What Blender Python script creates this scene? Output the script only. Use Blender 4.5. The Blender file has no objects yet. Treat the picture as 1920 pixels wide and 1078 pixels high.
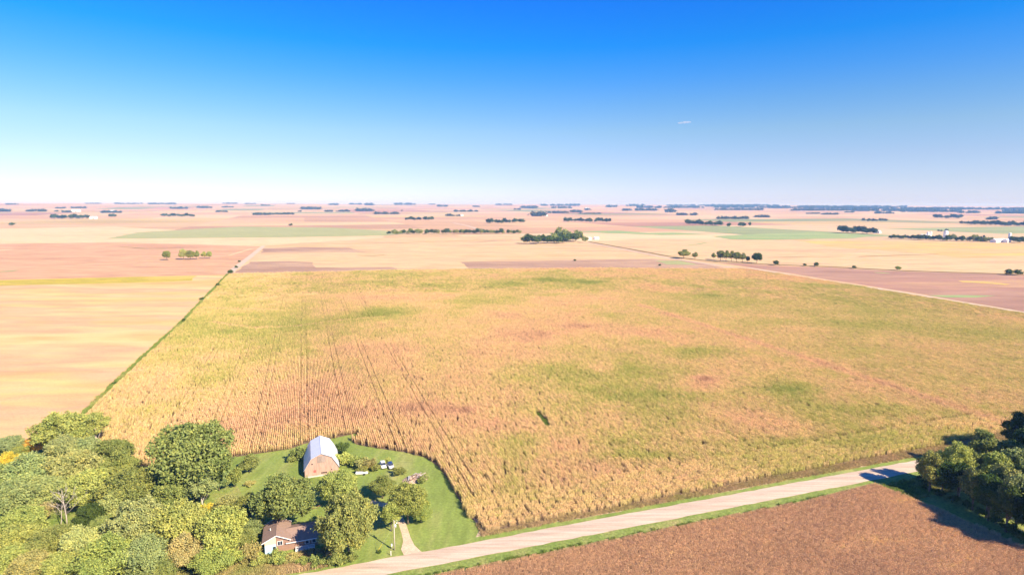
import bpy, math, random, re
import numpy as np
from mathutils import Matrix, Vector

# ------------------------------------------------------------------ camera, sky, sun, exposure
SC = bpy.context.scene
COL = SC.collection
H = 90.0                      # camera height in metres
F = 1100.0                    # focal length in photo pixels (photo 1920 x 1078)
HY = 382.0                    # row of eye level
ROLL = 0.0036
PITCH = math.atan2(539 - HY, F)
cp, sp = math.cos(PITCH), math.sin(PITCH)
cr, sr = math.cos(ROLL), math.sin(ROLL)
X0 = Vector((1, 0, 0)); U0 = Vector((0, sp, cp)); F0 = Vector((0, cp, -sp))
RT = X0 * cr + U0 * sr
UP = -X0 * sr + U0 * cr
cam_d = bpy.data.cameras.new('camera')
cam = bpy.data.objects.new('camera', cam_d); COL.objects.link(cam)
m = Matrix((RT, UP, -F0)).transposed().to_4x4(); m.translation = Vector((0, 0, H))
cam.matrix_world = m
cam_d.sensor_width = 36.0; cam_d.lens = F / 1920 * 36.0
cam_d.clip_start = 1.0; cam_d.clip_end = 120000.0
SC.camera = cam

SUN_EL = math.radians(36.5); SUN_AZ = math.radians(-41)   # azimuth of the sun measured from +X (right), towards behind
sun_dir = Vector((math.cos(SUN_EL) * math.cos(SUN_AZ), math.cos(SUN_EL) * math.sin(SUN_AZ), math.sin(SUN_EL)))
W = bpy.data.worlds.new('World'); SC.world = W; W.use_nodes = True
nt = W.node_tree; nt.nodes.clear()
wo = nt.nodes.new('ShaderNodeOutputWorld'); bg = nt.nodes.new('ShaderNodeBackground')
sky = nt.nodes.new('ShaderNodeTexSky'); sky.sky_type = 'NISHITA'; sky.sun_disc = False
sky.sun_elevation = SUN_EL
sky.sun_rotation = math.atan2(sun_dir.x, sun_dir.y)
sky.altitude = 300; sky.air_density = 1.0; sky.dust_density = 0.3; sky.ozone_density = 2.5
# the clear sky deepens quickly with elevation
tc = nt.nodes.new('ShaderNodeTexCoord'); sx = nt.nodes.new('ShaderNodeSeparateXYZ')
ramp = nt.nodes.new('ShaderNodeValToRGB'); mul = nt.nodes.new('ShaderNodeMix'); mul.data_type = 'RGBA'; mul.blend_type = 'MULTIPLY'
mul.inputs[0].default_value = 1.0
nt.links.new(tc.outputs['Generated'], sx.inputs[0]); nt.links.new(sx.outputs['Z'], ramp.inputs[0])
SKY_STOPS = [(0.0, (0.95, 1.02, 1.70)), (0.037, (0.86, 0.90, 1.32)), (0.072, (0.82, 0.86, 1.17)), (0.115, (0.74, 0.89, 1.10)), (0.157, (0.52, 0.86, 1.22)), (0.197, (0.30, 0.82, 1.40)), (0.243, (0.09, 0.78, 1.55)), (0.31, (0.085, 0.68, 1.75)), (1.0, (0.085, 0.62, 1.7))]
el = ramp.color_ramp.elements
el[0].position = 0; el[0].color = (*SKY_STOPS[0][1], 1); el[1].position = 1; el[1].color = (*SKY_STOPS[-1][1], 1)
for p, c in SKY_STOPS[1:-1]:
    e = el.new(p); e.color = (*c, 1)
nt.links.new(sky.outputs[0], mul.inputs[6]); nt.links.new(ramp.outputs[0], mul.inputs[7])
nt.links.new(mul.outputs[2], bg.inputs[0]); bg.inputs[1].default_value = 0.064
nt.links.new(bg.outputs[0], wo.inputs[0])
sd = bpy.data.lights.new('sun', 'SUN'); sd.energy = 5.0; sd.angle = math.radians(0.53); sd.color = (1.0, 0.87, 0.66)
so = bpy.data.objects.new('sun', sd); COL.objects.link(so)
so.rotation_euler = (-sun_dir).to_track_quat('-Z', 'Y').to_euler(); so.location = (0, 0, 300)
SC.view_settings.view_transform = 'Standard'; SC.view_settings.look = 'None'
SC.view_settings.exposure = 1.05; SC.view_settings.gamma = 1.0; SC.view_settings.use_curve_mapping = False
SC.cycles.max_bounces = 6; SC.cycles.volume_bounces = 0; SC.cycles.transparent_max_bounces = 8

# ------------------------------------------------------------------ the lie of the land
rng = np.random.default_rng(7); random.seed(7)
def smooth(a, b, x):
    t = np.clip((np.asarray(x, float) - a) / (b - a), 0, 1); return t * t * (3 - 2 * t)
def land(x, y):
    x = np.asarray(x, float); y = np.asarray(y, float)
    d = np.hypot(x, y)
    r = 60 * smooth(3600, 13500, d)
    w = smooth(3600, 9000, d)
    r = r + w * (5 * np.sin(x / 1900 + 1.3) * np.sin(y / 2300) + 3 * np.sin(x / 760 + y / 1500) + 2.0 * np.sin(x / 430 - y / 900 + 2))
    return r
def ray(px, py):
    u = px - 960; v = py - 539
    u, v = u * cr + v * sr, -u * sr + v * cr
    d = X0 * u - U0 * v + F0 * F
    return d
def G(px, py, z=None):
    """ground point (or point on the level plane z) that lies behind a photo pixel"""
    d = ray(px, py)
    if z is not None:
        t = (H - z) / -d.z; return Vector((d.x * t, d.y * t, z))
    t = H / -d.z if d.z < 0 else 1e9
    if d.z < 0 and t * math.hypot(d.x, d.y) < 3500:
        return Vector((d.x * t, d.y * t, 0))
    hl = math.hypot(d.x, d.y)
    dist = np.linspace(2500, 14500, 3000)
    zz = H + d.z / hl * dist
    g = land(d.x / hl * dist, d.y / hl * dist)
    k = np.nonzero(zz <= g)[0]
    s = dist[k[0]] if len(k) else 13500.0
    return Vector((d.x / hl * s, d.y / hl * s, float(land(d.x / hl * s, d.y / hl * s))))
def depth(p):
    return (Vector(p) - Vector((0, 0, H))).dot(F0)
E1 = Vector((math.cos(math.radians(19.4)), math.sin(math.radians(19.4)), 0))   # along the road
E2 = Vector((-E1.y, E1.x, 0))                                                    # along the crop rows
A1 = math.radians(19.4)

# ------------------------------------------------------------------ helpers
def tag(o, label=None, cat=None, group=None, kind=None):
    if label: o['label'] = label
    if cat: o['category'] = cat
    if group: o['group'] = group
    if kind: o['kind'] = kind
    return o
def link(name, me, parent=None):
    o = bpy.data.objects.new(name, me); COL.objects.link(o)
    if parent is not None: o.parent = parent
    return o
def empty(name, loc, rz=0.0):
    o = bpy.data.objects.new(name, None); COL.objects.link(o); o.location = loc; o.rotation_euler = (0, 0, rz)
    o.empty_display_size = 0.5
    return o
def np_mesh(name, verts, quads=None, tris=None, mats=(), midx=None, smooth_=False):
    verts = np.asarray(verts, np.float32).reshape(-1, 3)
    loops = []; starts = []; n = 0
    if quads is not None and len(quads):
        quads = np.asarray(quads, np.int32); loops.append(quads.ravel()); starts.append(np.arange(len(quads)) * 4); n = len(quads) * 4
    if tris is not None and len(tris):
        tris = np.asarray(tris, np.int32); loops.append(tris.ravel()); starts.append(n + np.arange(len(tris)) * 3)
    loops = np.concatenate(loops); starts = np.concatenate(starts)
    me = bpy.data.meshes.new(name)
    me.vertices.add(len(verts)); me.vertices.foreach_set('co', verts.ravel())
    me.loops.add(len(loops)); me.loops.foreach_set('vertex_index', loops.astype(np.int32))
    me.polygons.add(len(starts)); me.polygons.foreach_set('loop_start', starts.astype(np.int32))
    for mm in mats: me.materials.append(mm)
    if midx is not None: me.polygons.foreach_set('material_index', np.asarray(midx, np.int32))
    if smooth_: me.polygons.foreach_set('use_smooth', np.ones(len(starts), bool))
    me.update(calc_edges=True); me.validate()
    return me
class MB:
    """collects boxes, prisms and tubes and links them as one mesh"""
    def __init__(s): s.v = []; s.f = []
    def add(s, vs, fs):
        b = len(s.v); s.v += [tuple(v) for v in vs]; s.f += [tuple(i + b for i in f) for f in fs]; return s
    def box(s, x0, x1, y0, y1, z0, z1):
        vs = [(x, y, z) for z in (z0, z1) for y in (y0, y1) for x in (x0, x1)]
        return s.add(vs, [(0, 2, 3, 1), (4, 5, 7, 6), (0, 1, 5, 4), (2, 6, 7, 3), (0, 4, 6, 2), (1, 3, 7, 5)])
    def prism(s, poly, a, b, axis='y'):
        """poly of (p, q) extruded from a to b along axis; p,q are the other two axes in order"""
        n = len(poly)
        def mk(p, q, t):
            return {'x': (t, p, q), 'y': (p, t, q), 'z': (p, q, t)}[axis]
        vs = [mk(p, q, a) for p, q in poly] + [mk(p, q, b) for p, q in poly]
        fs = [tuple(range(n)), tuple(range(2 * n - 1, n - 1, -1))] + [(i, i + n, (i + 1) % n + n, (i + 1) % n) for i in range(n)]
        return s.add(vs, fs)
    def tube(s, pts, rad, n=7, cap=True):
        pts = [Vector(p) for p in pts]; base = len(s.v)
        rad = rad if hasattr(rad, '__len__') else [rad] * len(pts)
        for i, p in enumerate(pts):
            t = (pts[min(i + 1, len(pts) - 1)] - pts[max(i - 1, 0)]).normalized()
            a = t.orthogonal().normalized(); b = t.cross(a)
            for k in range(n):
                an = 2 * math.pi * k / n
                s.v.append(tuple(p + (a * math.cos(an) + b * math.sin(an)) * rad[i]))
        for i in range(len(pts) - 1):
            for k in range(n):
                s.f.append((base + i * n + k, base + i * n + (k + 1) % n, base + (i + 1) * n + (k + 1) % n, base + (i + 1) * n + k))
        if cap:
            s.f.append(tuple(base + k for k in reversed(range(n)))); e = base + (len(pts) - 1) * n
            s.f.append(tuple(e + k for k in range(n)))
        return s
    def mesh(s, name, mat, smooth_=False):
        import bmesh
        me = bpy.data.meshes.new(name); me.from_pydata(s.v, [], s.f)
        bm = bmesh.new(); bm.from_mesh(me); bmesh.ops.recalc_face_normals(bm, faces=bm.faces); bm.to_mesh(me); bm.free()
        if mat: me.materials.append(mat)
        if smooth_: me.polygons.foreach_set('use_smooth', [True] * len(me.polygons))
        return me
    def build(s, name, mat, parent=None, smooth_=False):
        return link(name, s.mesh(name, mat, smooth_), parent)

# ------------------------------------------------------------------ materials
def mat_new(name):
    ma = bpy.data.materials.new(name); ma.use_nodes = True
    n = ma.node_tree.nodes; l = ma.node_tree.links
    return ma, n, l, n['Principled BSDF']
def noise(n, l, vec, scale, detail=4, rough=0.55):
    t = n.new('ShaderNodeTexNoise'); t.inputs['Scale'].default_value = scale; t.inputs['Detail'].default_value = detail
    t.inputs['Roughness'].default_value = rough
    l.new(vec, t.inputs['Vector']); return t.outputs['Fac']
def ramp_n(n, l, fac, stops):
    r = n.new('ShaderNodeValToRGB'); e = r.color_ramp.elements
    e[0].position, e[0].color = stops[0][0], (*stops[0][1], 1)
    e[1].position, e[1].color = stops[-1][0], (*stops[-1][1], 1)
    for p, c in stops[1:-1]:
        k = e.new(p); k.color = (*c, 1)
    l.new(fac, r.inputs[0]); return r.outputs[0]
def mix_n(n, l, fac, a, b, mode='MIX'):
    x = n.new('ShaderNodeMix'); x.data_type = 'RGBA'; x.blend_type = mode
    for s, v in ((0, fac), (6, a), (7, b)):
        if hasattr(v, 'is_linked'): l.new(v, x.inputs[s])
        elif s == 0: x.inputs[0].default_value = v
        else: x.inputs[s].default_value = (*v, 1)
    return x.outputs[2]
def world_vec(n, l, rot=0.0, scale=(1, 1, 1)):
    g = n.new('ShaderNodeNewGeometry'); mp = n.new('ShaderNodeMapping')
    mp.inputs['Rotation'].default_value = (0, 0, rot); mp.inputs['Scale'].default_value = scale
    l.new(g.outputs['Position'], mp.inputs[0]); return mp.outputs[0]
def mottled(name, cols, s1, s2=None, stretch=(1, 1, 1), rot=0.0, rough=0.95, bump=0.0, bscale=2.0, fine=0.0, fscale=1.5, lo=.3, hi=.7):
    """world-anchored soft patches of a few colours with fine grain and relief"""
    ma, n, l, b = mat_new(name)
    v = world_vec(n, l, rot, stretch)
    f = noise(n, l, v, s1, 5, .6)
    stops = [(lo + (hi - lo) * i / (len(cols) - 1), c) for i, c in enumerate(cols)]
    c = ramp_n(n, l, f, stops)
    if fine:
        vv = world_vec(n, l)
        g = ramp_n(n, l, noise(n, l, vv, fscale, 3, .7), [(0.3, (1 - fine,) * 3), (0.7, (1 + fine,) * 3)])
        c = mix_n(n, l, 1.0, c, g, 'MULTIPLY')
    if s2:
        g = ramp_n(n, l, noise(n, l, v, s2, 4, .6), [(0.3, (0.84, 0.84, 0.84)), (0.7, (1.14, 1.14, 1.14))])
        c = mix_n(n, l, 1.0, c, g, 'MULTIPLY')
    l.new(c, b.inputs['Base Color']); b.inputs['Roughness'].default_value = rough
    b.inputs['Specular IOR Level'].default_value = 0.15
    if bump:
        bp = n.new('ShaderNodeBump'); bp.inputs['Strength'].default_value = bump; bp.inputs['Distance'].default_value = 0.4
        vv = world_vec(n, l)
        l.new(noise(n, l, vv, bscale, 3, .7), bp.inputs['Height']); l.new(bp.outputs[0], b.inputs['Normal'])
    return ma
def plain(name, col, rough=0.6, metal=0.0, var=0.12, scale=1.5, stretch=(1, 1, 1)):
    ma, n, l, b = mat_new(name)
    tcn = n.new('ShaderNodeTexCoord'); mp = n.new('ShaderNodeMapping'); mp.inputs['Scale'].default_value = stretch
    l.new(tcn.outputs['Object'], mp.inputs[0])
    g = ramp_n(n, l, noise(n, l, mp.outputs[0], scale, 5, .65), [(0.25, tuple(c * (1 - var) for c in col)), (0.75, tuple(min(1, c * (1 + var)) for c in col))])
    l.new(g, b.inputs['Base Color']); b.inputs['Roughness'].default_value = rough; b.inputs['Metallic'].default_value = metal
    b.inputs['Specular IOR Level'].default_value = 0.3
    return ma
def leaf_mat(name, tone_amt=0.55, trans=0.25):
    """foliage: colour of the single plant (object colour) varied leaf clump by leaf clump"""
    ma, n, l, b = mat_new(name)
    oi = n.new('ShaderNodeObjectInfo'); at = n.new('ShaderNodeAttribute'); at.attribute_name = 'tone'
    c = mix_n(n, l, 1.0, oi.outputs['Color'], ramp_n(n, l, at.outputs['Fac'], [(0.0, (1 - tone_amt, 1 - tone_amt * .8, 1 - tone_amt)), (0.55, (1, 1, 1)), (1.0, (1 + tone_amt * 1.3, 1 + tone_amt * .8, 1.0))]), 'MULTIPLY')
    n.remove(b); out = n['Material Output']
    d = n.new('ShaderNodeBsdfDiffuse'); t = n.new('ShaderNodeBsdfTranslucent'); mx = n.new('ShaderNodeMixShader'); mx.inputs[0].default_value = trans
    l.new(c, d.inputs[0]); l.new(c, t.inputs[0]); l.new(d.outputs[0], mx.inputs[1]); l.new(t.outputs[0], mx.inputs[2]); l.new(mx.outputs[0], out.inputs[0])
    return ma
def crop_mat(name, stops, trans=0.2, vary=0.25):
    """crop plants: colour follows how ripe that spot of the field is ('tint' on each clump)"""
    ma, n, l, b = mat_new(name)
    at = n.new('ShaderNodeAttribute'); at.attribute_name = 'tint'; at.attribute_type = 'INSTANCER'
    oi = n.new('ShaderNodeObjectInfo'); tn = n.new('ShaderNodeAttribute'); tn.attribute_name = 'tone'
    c = ramp_n(n, l, at.outputs['Fac'], stops)
    c = mix_n(n, l, 1.0, c, ramp_n(n, l, oi.outputs['Random'], [(0, (1 - vary,) * 3), (1, (1 + vary,) * 3)]), 'MULTIPLY')
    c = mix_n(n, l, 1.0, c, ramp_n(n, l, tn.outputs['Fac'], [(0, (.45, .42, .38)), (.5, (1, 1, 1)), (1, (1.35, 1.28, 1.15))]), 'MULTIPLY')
    n.remove(b); out = n['Material Output']
    d = n.new('ShaderNodeBsdfDiffuse'); t = n.new('ShaderNodeBsdfTranslucent'); mx = n.new('ShaderNodeMixShader'); mx.inputs[0].default_value = trans
    l.new(c, d.inputs[0]); l.new(c, t.inputs[0]); l.new(d.outputs[0], mx.inputs[1]); l.new(t.outputs[0], mx.inputs[2]); l.new(mx.outputs[0], out.inputs[0])
    return ma
M = {}
M['leaf'] = leaf_mat('leaf')
M['bark'] = plain('bark', (0.16, 0.125, 0.09), .9, 0, .3, 2.0, (1, 1, .3))
M['pale_bark'] = plain('pale_bark', (0.50, 0.43, 0.36), .9, 0, .2, 2.0, (1, 1, .3))
M['lawn'] = mottled('lawn', [(0.155, 0.215, 0.042), (0.22, 0.275, 0.06), (0.34, 0.325, 0.11)], .07, .5, (1, .22, 1), -A1, rough=.95, bump=.25, bscale=3, fine=.22, fscale=1.2)
M['rough_grass'] = mottled('rough_grass', [(0.15, 0.22, 0.042), (0.23, 0.275, 0.065), (0.34, 0.30, 0.11)], .12, .7, bump=.5, bscale=2, fine=.35, fscale=1.5)
M['dry_verge'] = mottled('dry_verge', [(0.44, 0.32, 0.21), (0.50, 0.37, 0.25), (0.34, 0.29, 0.13)], .15, .9, bump=.5, bscale=2, fine=.3, fscale=1.6)
M['soil'] = mottled('soil', [(0.14, 0.095, 0.06), (0.20, 0.14, 0.09)], .3, 1.5, bump=.3, fine=.2)
M['bare_soil'] = mottled('bare_soil', [(0.30, 0.235, 0.19), (0.38, 0.30, 0.24)], .3, 1.5, bump=.3, fine=.2)
M['gravel'] = mottled('gravel', [(0.47, 0.345, 0.245), (0.56, 0.42, 0.305), (0.65, 0.50, 0.37)], .55, 1.6, (.05, 1.0, 1), -A1, bump=.15, bscale=6, fine=.10, fscale=3)
M['drive'] = mottled('drive', [(0.56, 0.41, 0.28), (0.65, 0.49, 0.34)], .4, 1.5, bump=.15, bscale=6, fine=.12, fscale=3)

# ------------------------------------------------------------------ ground: one sheet of far fields to the horizon
def lines(step0, far):
    v = [0.0]; s = step0
    while v[-1] < far:
        v.append(v[-1] + s * (1 + 0.02 * len(v) ** .5))
    return np.array([-x for x in v[:0:-1]] + v)
R1 = 17500.0
us = lines(201.0, R1); vs_ = lines(201.0, R1)
nu, nv = len(us), len(vs_)
gu, gv = np.meshgrid(us, vs_, indexing='ij')
gx = gu * E1.x + gv * E2.x; gy = gu * E1.y + gv * E2.y
gz = land(gx, gy)
idx = np.arange(nu * nv).reshape(nu, nv)
quads = np.stack([idx[:-1, :-1], idx[1:, :-1], idx[1:, 1:], idx[:-1, 1:]], -1).reshape(-1, 4)
PAL = np.array([(0.54, 0.37, 0.225), (0.52, 0.345, 0.215), (0.56, 0.40, 0.24), (0.58, 0.435, 0.275), (0.49, 0.315, 0.205), (0.53, 0.40, 0.20), (0.40, 0.235, 0.175), (0.30, 0.30, 0.15), (0.27, 0.31, 0.16)])
PAL = PAL * (1.06, 1.0, .92)
PW = np.array([.20, .19, .19, .12, .11, .06, .05, .04, .04])
cellc = np.zeros((nu - 1, nv - 1, 3))
bl = {}
for i in range(nu - 1):
    for j in range(nv - 1):
        key = (i // 4, j // 2) if ((i // 4) * 7 + (j // 4) * 13) % 3 else (i // 2, j // 4 + 1000)
        if key not in bl:
            bl[key] = PAL[rng.choice(len(PAL), p=PW / PW.sum())] * rng.uniform(.86, 1.08)
        cellc[i, j] = bl[key]
me = np_mesh('ground', np.stack([gx, gy, gz], -1).reshape(-1, 3), quads)
at = me.attributes.new('field_colour', 'FLOAT_COLOR', 'FACE')
cc = np.concatenate([cellc.reshape(-1, 3), np.ones(((nu - 1) * (nv - 1), 1))], 1)
at.data.foreach_set('color', cc.astype(np.float32).ravel())
ma, n, l, b = mat_new('far_fields')
a_ = n.new('ShaderNodeAttribute'); a_.attribute_name = 'field_colour'
v_ = world_vec(n, l, -A1, (.35, 1, 1))
c_ = mix_n(n, l, 1.0, a_.outputs['Color'], ramp_n(n, l, noise(n, l, v_, .005, 8, .68), [(.32, (.76, .78, .76)), (.68, (1.14, 1.11, 1.06))]), 'MULTIPLY')
l.new(c_, b.inputs['Base Color']); b.inputs['Roughness'].default_value = 1; b.inputs['Specular IOR Level'].default_value = .05
me.materials.append(ma)
tag(link('ground', me), 'patchwork of pale far fields reaching the horizon', 'ground', kind='structure')

def sheet(name, pts, z, mat, label, cat='field', kind='structure', sub=0):
    """a flat piece of land outlined by photo pixels (tuples) or world points (Vectors)"""
    import bmesh
    P = [p if isinstance(p, Vector) else G(*p) for p in pts]
    bm = bmesh.new()
    vs = [bm.verts.new((p.x, p.y, p.z + z)) for p in P]
    es = [bm.edges.new((vs[i], vs[(i + 1) % len(vs)])) for i in range(len(vs))]
    bmesh.ops.triangle_fill(bm, use_beauty=True, edges=es)
    bmesh.ops.recalc_face_normals(bm, faces=bm.faces)
    if bm.faces and sum(f.normal.z for f in bm.faces) < 0: bmesh.ops.reverse_faces(bm, faces=bm.faces)
    me = bpy.data.meshes.new(name); bm.to_mesh(me); bm.free(); me.materials.append(mat)
    return tag(link(name, me), label, cat, kind=kind)
def wavy(pts, amp=1.2, step=10.0, seed=1):
    """break long straight edges of an outline into slightly uneven ones"""
    r = random.Random(seed); P = [p if isinstance(p, Vector) else G(*p) for p in pts]; out = []
    for i, p in enumerate(P):
        q = P[(i + 1) % len(P)]; d = q - p; L = d.length; k = max(1, min(60, int(L / step)))
        nn = Vector((-d.y, d.x, 0)).normalized()
        for j in range(k):
            t = j / k; out.append(p + d * t + nn * (r.uniform(-amp, amp) if j else 0))
    return out

# ------------------------------------------------------------------ fields in the middle distance
def field_mat(name, cols, s=.012, stretch=(.3, 1, 1), **k):
    cols = [(c[0] * 1.06, c[1] * 1.0, c[2] * .93) for c in cols]
    k.setdefault('fine', .07); k.setdefault('fscale', .5)
    return mottled(name, cols, s, s * 7, stretch, -A1, lo=.36, hi=.64, **k)
FT = field_mat('tan_field', [(0.53, 0.36, 0.185), (0.585, 0.415, 0.23), (0.52, 0.335, 0.19)])
FC = field_mat('cream_field', [(0.60, 0.43, 0.23), (0.63, 0.475, 0.285), (0.58, 0.40, 0.22)])
FP = field_mat('pink_field', [(0.47, 0.275, 0.16), (0.54, 0.335, 0.195), (0.44, 0.25, 0.15)])
FV = field_mat('purple_field', [(0.32, 0.19, 0.14), (0.38, 0.235, 0.165), (0.35, 0.20, 0.15), (0.45, 0.285, 0.165)], .008)
FB = field_mat('ploughed', [(0.30, 0.19, 0.13), (0.38, 0.25, 0.17), (0.45, 0.31, 0.20)])
FG = field_mat('green_field', [(0.31, 0.33, 0.14), (0.36, 0.37, 0.17)])
FG2 = field_mat('pasture', [(0.24, 0.33, 0.13), (0.32, 0.37, 0.16)])
FY = field_mat('yellow_field', [(0.58, 0.40, 0.13), (0.57, 0.37, 0.18), (0.60, 0.43, 0.11)], .006)
FY2 = field_mat('yellow_green', [(0.50, 0.38, 0.06), (0.40, 0.34, 0.05), (0.55, 0.40, 0.10)], .02)
FO = field_mat('orange_field', [(0.60, 0.37, 0.15), (0.66, 0.44, 0.21), (0.60, 0.345, 0.20), (0.63, 0.42, 0.17), (0.63, 0.40, 0.21)], .010, (.25, 1, 1), bump=.35, bscale=1.2, fine=.12, fscale=.9)
ff = lambda *a, **k: sheet('field', *a, **k)
ff(wavy([(430, 512), (492, 463), (720, 446), (985, 441), (1100, 456), (1250, 484), (1372, 503), (1100, 506), (750, 510)], 3.0, 24, 110), .10, FT, 'tan stubble field behind the far edge of the corn')
ff(wavy([(0, 457), (220, 456), (488, 461), (424, 515), (200, 520), (-60, 525), (-60, 459)], 3.0, 24, 80), .11, FP, 'reddish field with a small clump of trees, left of the lane')
ff(wavy([(-60, 430), (210, 425), (480, 440), (720, 441), (720, 446), (492, 462), (220, 455), (-60, 458)], 3.0, 24, 94), .12, FC, 'cream coloured field beyond the reddish field')
ff(wavy([(200, 448), (258, 436), (450, 425), (620, 427), (725, 433), (760, 438), (720, 442), (560, 445), (350, 447)], 3.0, 24, 106), .16, FG, 'grey green field in the far left middle')
ff(wavy([(494, 465.5), (560, 464), (655, 465), (688, 473), (580, 472.5), (490, 474.5)], 3.0, 24, 76), .15, FB, 'narrow brown strip beside the far lane')
ff(wavy([(468, 491), (540, 490), (587, 492), (592, 502), (735, 501), (747, 508), (600, 511), (441, 513)], 3.0, 24, 94), .15, FB, 'dark brown strip along the top left edge of the corn')
ff(wavy([(862, 491.5), (960, 490), (1110, 487), (1222, 485.5), (1285, 489), (1345, 500), (1360, 503), (1100, 505), (880, 504)], 3.0, 24, 116), .15, FB, 'long brown strip along the top edge of the corn')
ff(wavy([(1228, 489), (1275, 489), (1310, 497), (1250, 496)], 3.0, 24, 50), .19, FG, 'dull green patch in the long brown strip')
ff(wavy([(1105, 454), (1180, 449), (1400, 450), (1660, 450), (1990, 456), (1990, 517), (1690, 508), (1560, 501), (1440, 496), (1345, 492), (1250, 482.5)], 3.0, 24, 143), .10, FT, 'wide tan field beyond the bush line at right')
ff(wavy([(1490, 450.5), (1640, 451), (1990, 457), (1990, 480), (1800, 483), (1740, 476), (1560, 463)], 3.0, 24, 91), .15, FY, 'yellow field in front of the far right farmstead')
ff(wavy([(1348, 493), (1440, 497), (1560, 502), (1690, 509), (1990, 518), (2150, 524), (2150, 628), (1920, 584), (1702, 547), (1404, 501)], 3.0, 24, 128), .11, FV, 'purple brown field on the right behind the corn')
ff(wavy([(1740, 554), (1800, 553.5), (1868, 554.5), (1830, 558), (1775, 558)], 3.0, 24, 67), .17, FG2, 'thin green waterway in the purple brown field')
ff(wavy([(1075, 434), (1160, 432.5), (1215, 437), (1260, 436), (1330, 440), (1240, 441), (1140, 437.5)], 3.0, 24, 93), .16, FG2, 'thin bright green strip beyond the dense grove')
ff(wavy([(1335, 443), (1440, 438), (1540, 435.5), (1640, 442), (1600, 447), (1440, 450), (1370, 449)], 3.0, 24, 91), .16, FG2, 'green pasture left of the far right grove')
FD = field_mat('dark_weeds', [(0.22, 0.17, 0.06), (0.30, 0.23, 0.09)], .05)
def mark(pts, w, mat, label):
    P = [G(*p) for p in pts]; L = []; R = []; n_ = len(P)
    for i, p in enumerate(P):
        d = P[min(i + 1, n_ - 1)] - P[max(i - 1, 0)]; nn = Vector((-d.y, d.x, 0)).normalized(); k = .25 + .75 * math.sin(math.pi * (i + .5) / n_)
        L.append(p + nn * w * k); R.append(p - nn * w * k)
    sheet('field_strip', L + R[::-1], .26, mat, label)
mark([(225, 463), (270, 466), (310, 466.5), (345, 465)], 5, FD, 'dark grassy dip high in the reddish field')
mark([(70, 503), (140, 498), (215, 494), (260, 491), (300, 489), (340, 488)], 3, FC, 'faint pale streak across the reddish field below the tree clump')
mark([(400, 482), (430, 479), (450, 473), (470, 467), (488, 464)], 3, FC, 'faint pale streak across the reddish field right of the tree clump')
mark([(670, 479), (700, 480.3), (722, 478)], 3, FD, 'short dark curve in the tan field')
mark([(560, 456), (640, 457), (740, 456), (860, 452), (960, 448)], 3.5, FD, 'long thin dark line across the tan field below the tree row')
mark([(880, 455), (930, 451.5), (985, 450)], 7, FB, 'thin brown strip left of the dense grove')
mark([(1290, 460), (1310, 458), (1325, 455)], 5, FG2, 'small green waterway in the wide tan field')
mark([(1440, 483), (1500, 481.5), (1580, 481)], 3, FD, 'thin dark line in the tan field above the ditch bushes')
mark([(1610, 481.5), (1680, 479), (1760, 476.5)], 3.5, FD, 'thin dark line below the yellow field')
mark([(1640, 511), (1655, 512), (1668, 513)], 5, FG, 'small dull green spot in the purple brown field')
mark([(1800, 528), (1850, 530), (1890, 534)], 12, FY, 'yellowish patch in the purple brown field')
mark([(0, 510), (15, 509), (32, 507)], 6, FG, 'small green spot at the left edge of the reddish field')
mark([(-40, 470), (0, 469.5), (25, 468)], 12, FC, 'pale spot at the left edge of the reddish field')
# big orange field on the left, with its yellow band
LB = [(428, 514), (345, 601), (225, 712), (150, 786), (100, 836)]
ff(wavy([(424, 515), (342, 600), (221, 712), (146, 786), (95, 836), (-60, 860), (-400, 900), (-400, 540), (-60, 526), (200, 520)], .4, 25), .05, FO, 'big orange pink field of ripe beans on the left')
ff(wavy([(-60, 526.5), (200, 521), (370, 517), (360, 526), (240, 531), (0, 536), (-60, 537)], 3.0, 24, 82), .10, FY2, 'yellow green band along the top of the orange field')

# ------------------------------------------------------------------ roads
RU0, RU1 = G(640, 1060), G(1500, 901.4)      # north edge of the gravel road
RL0, RL1 = G(701, 1078), G(1500, 923.4)      # south edge
dirn = ((RU1 - RU0).normalized() + (RL1 - RL0).normalized()).normalized()
side = Vector((-dirn.y, dirn.x, 0))
mid0 = (G(860, 1024.5) + G(860, 1048)) / 2
half = abs((G(1100, 981.5) - G(1100, 1009)).dot(side)) / 2
def road_pt(t, s): return mid0 + dirn * t + side * s
def strip(name, pts_l, pts_r, z, mat, crown=0.0):
    v = []; f = []
    for a, b_ in zip(pts_l, pts_r):
        for k in range(5):
            p = a.lerp(b_, k / 4); v.append((p.x, p.y, p.z + z + crown * (1 - abs(k - 2) / 2)))
    for i in range(len(pts_l) - 1):
        for k in range(4):
            f.append((i * 5 + k, i * 5 + k + 1, i * 5 + 6 + k, i * 5 + 5 + k))
    me = bpy.data.meshes.new(name); me.from_pydata(v, [], f); me.materials.append(mat)
    if sum(p.normal.z for p in me.polygons) < 0: me.flip_normals()
    return link(name, me)
rr = random.Random(3)
ts = [-260 + 3.0 * i for i in range(int(1100 / 3.0))]
lw = lambda: rr.uniform(-.22, .22)
road = strip('gravel_road', [road_pt(t, half + lw()) for t in ts], [road_pt(t, -half + lw()) for t in ts], .085, M['gravel'], .12)
tag(road, 'wide pale gravel road running past the farmyard', 'road', kind='structure')
def lane(name, pts, w, z, mat, label):
    P = [G(*p) for p in pts]; L = []; R = []
    for i, p in enumerate(P):
        d = (P[min(i + 1, len(P) - 1)] - P[max(i - 1, 0)]); nn = Vector((-d.y, d.x, 0)).normalized()
        L.append(p + nn * w / 2); R.append(p - nn * w / 2)
    return tag(strip(name, L, R, z, mat), label, 'road', kind='structure')
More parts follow.
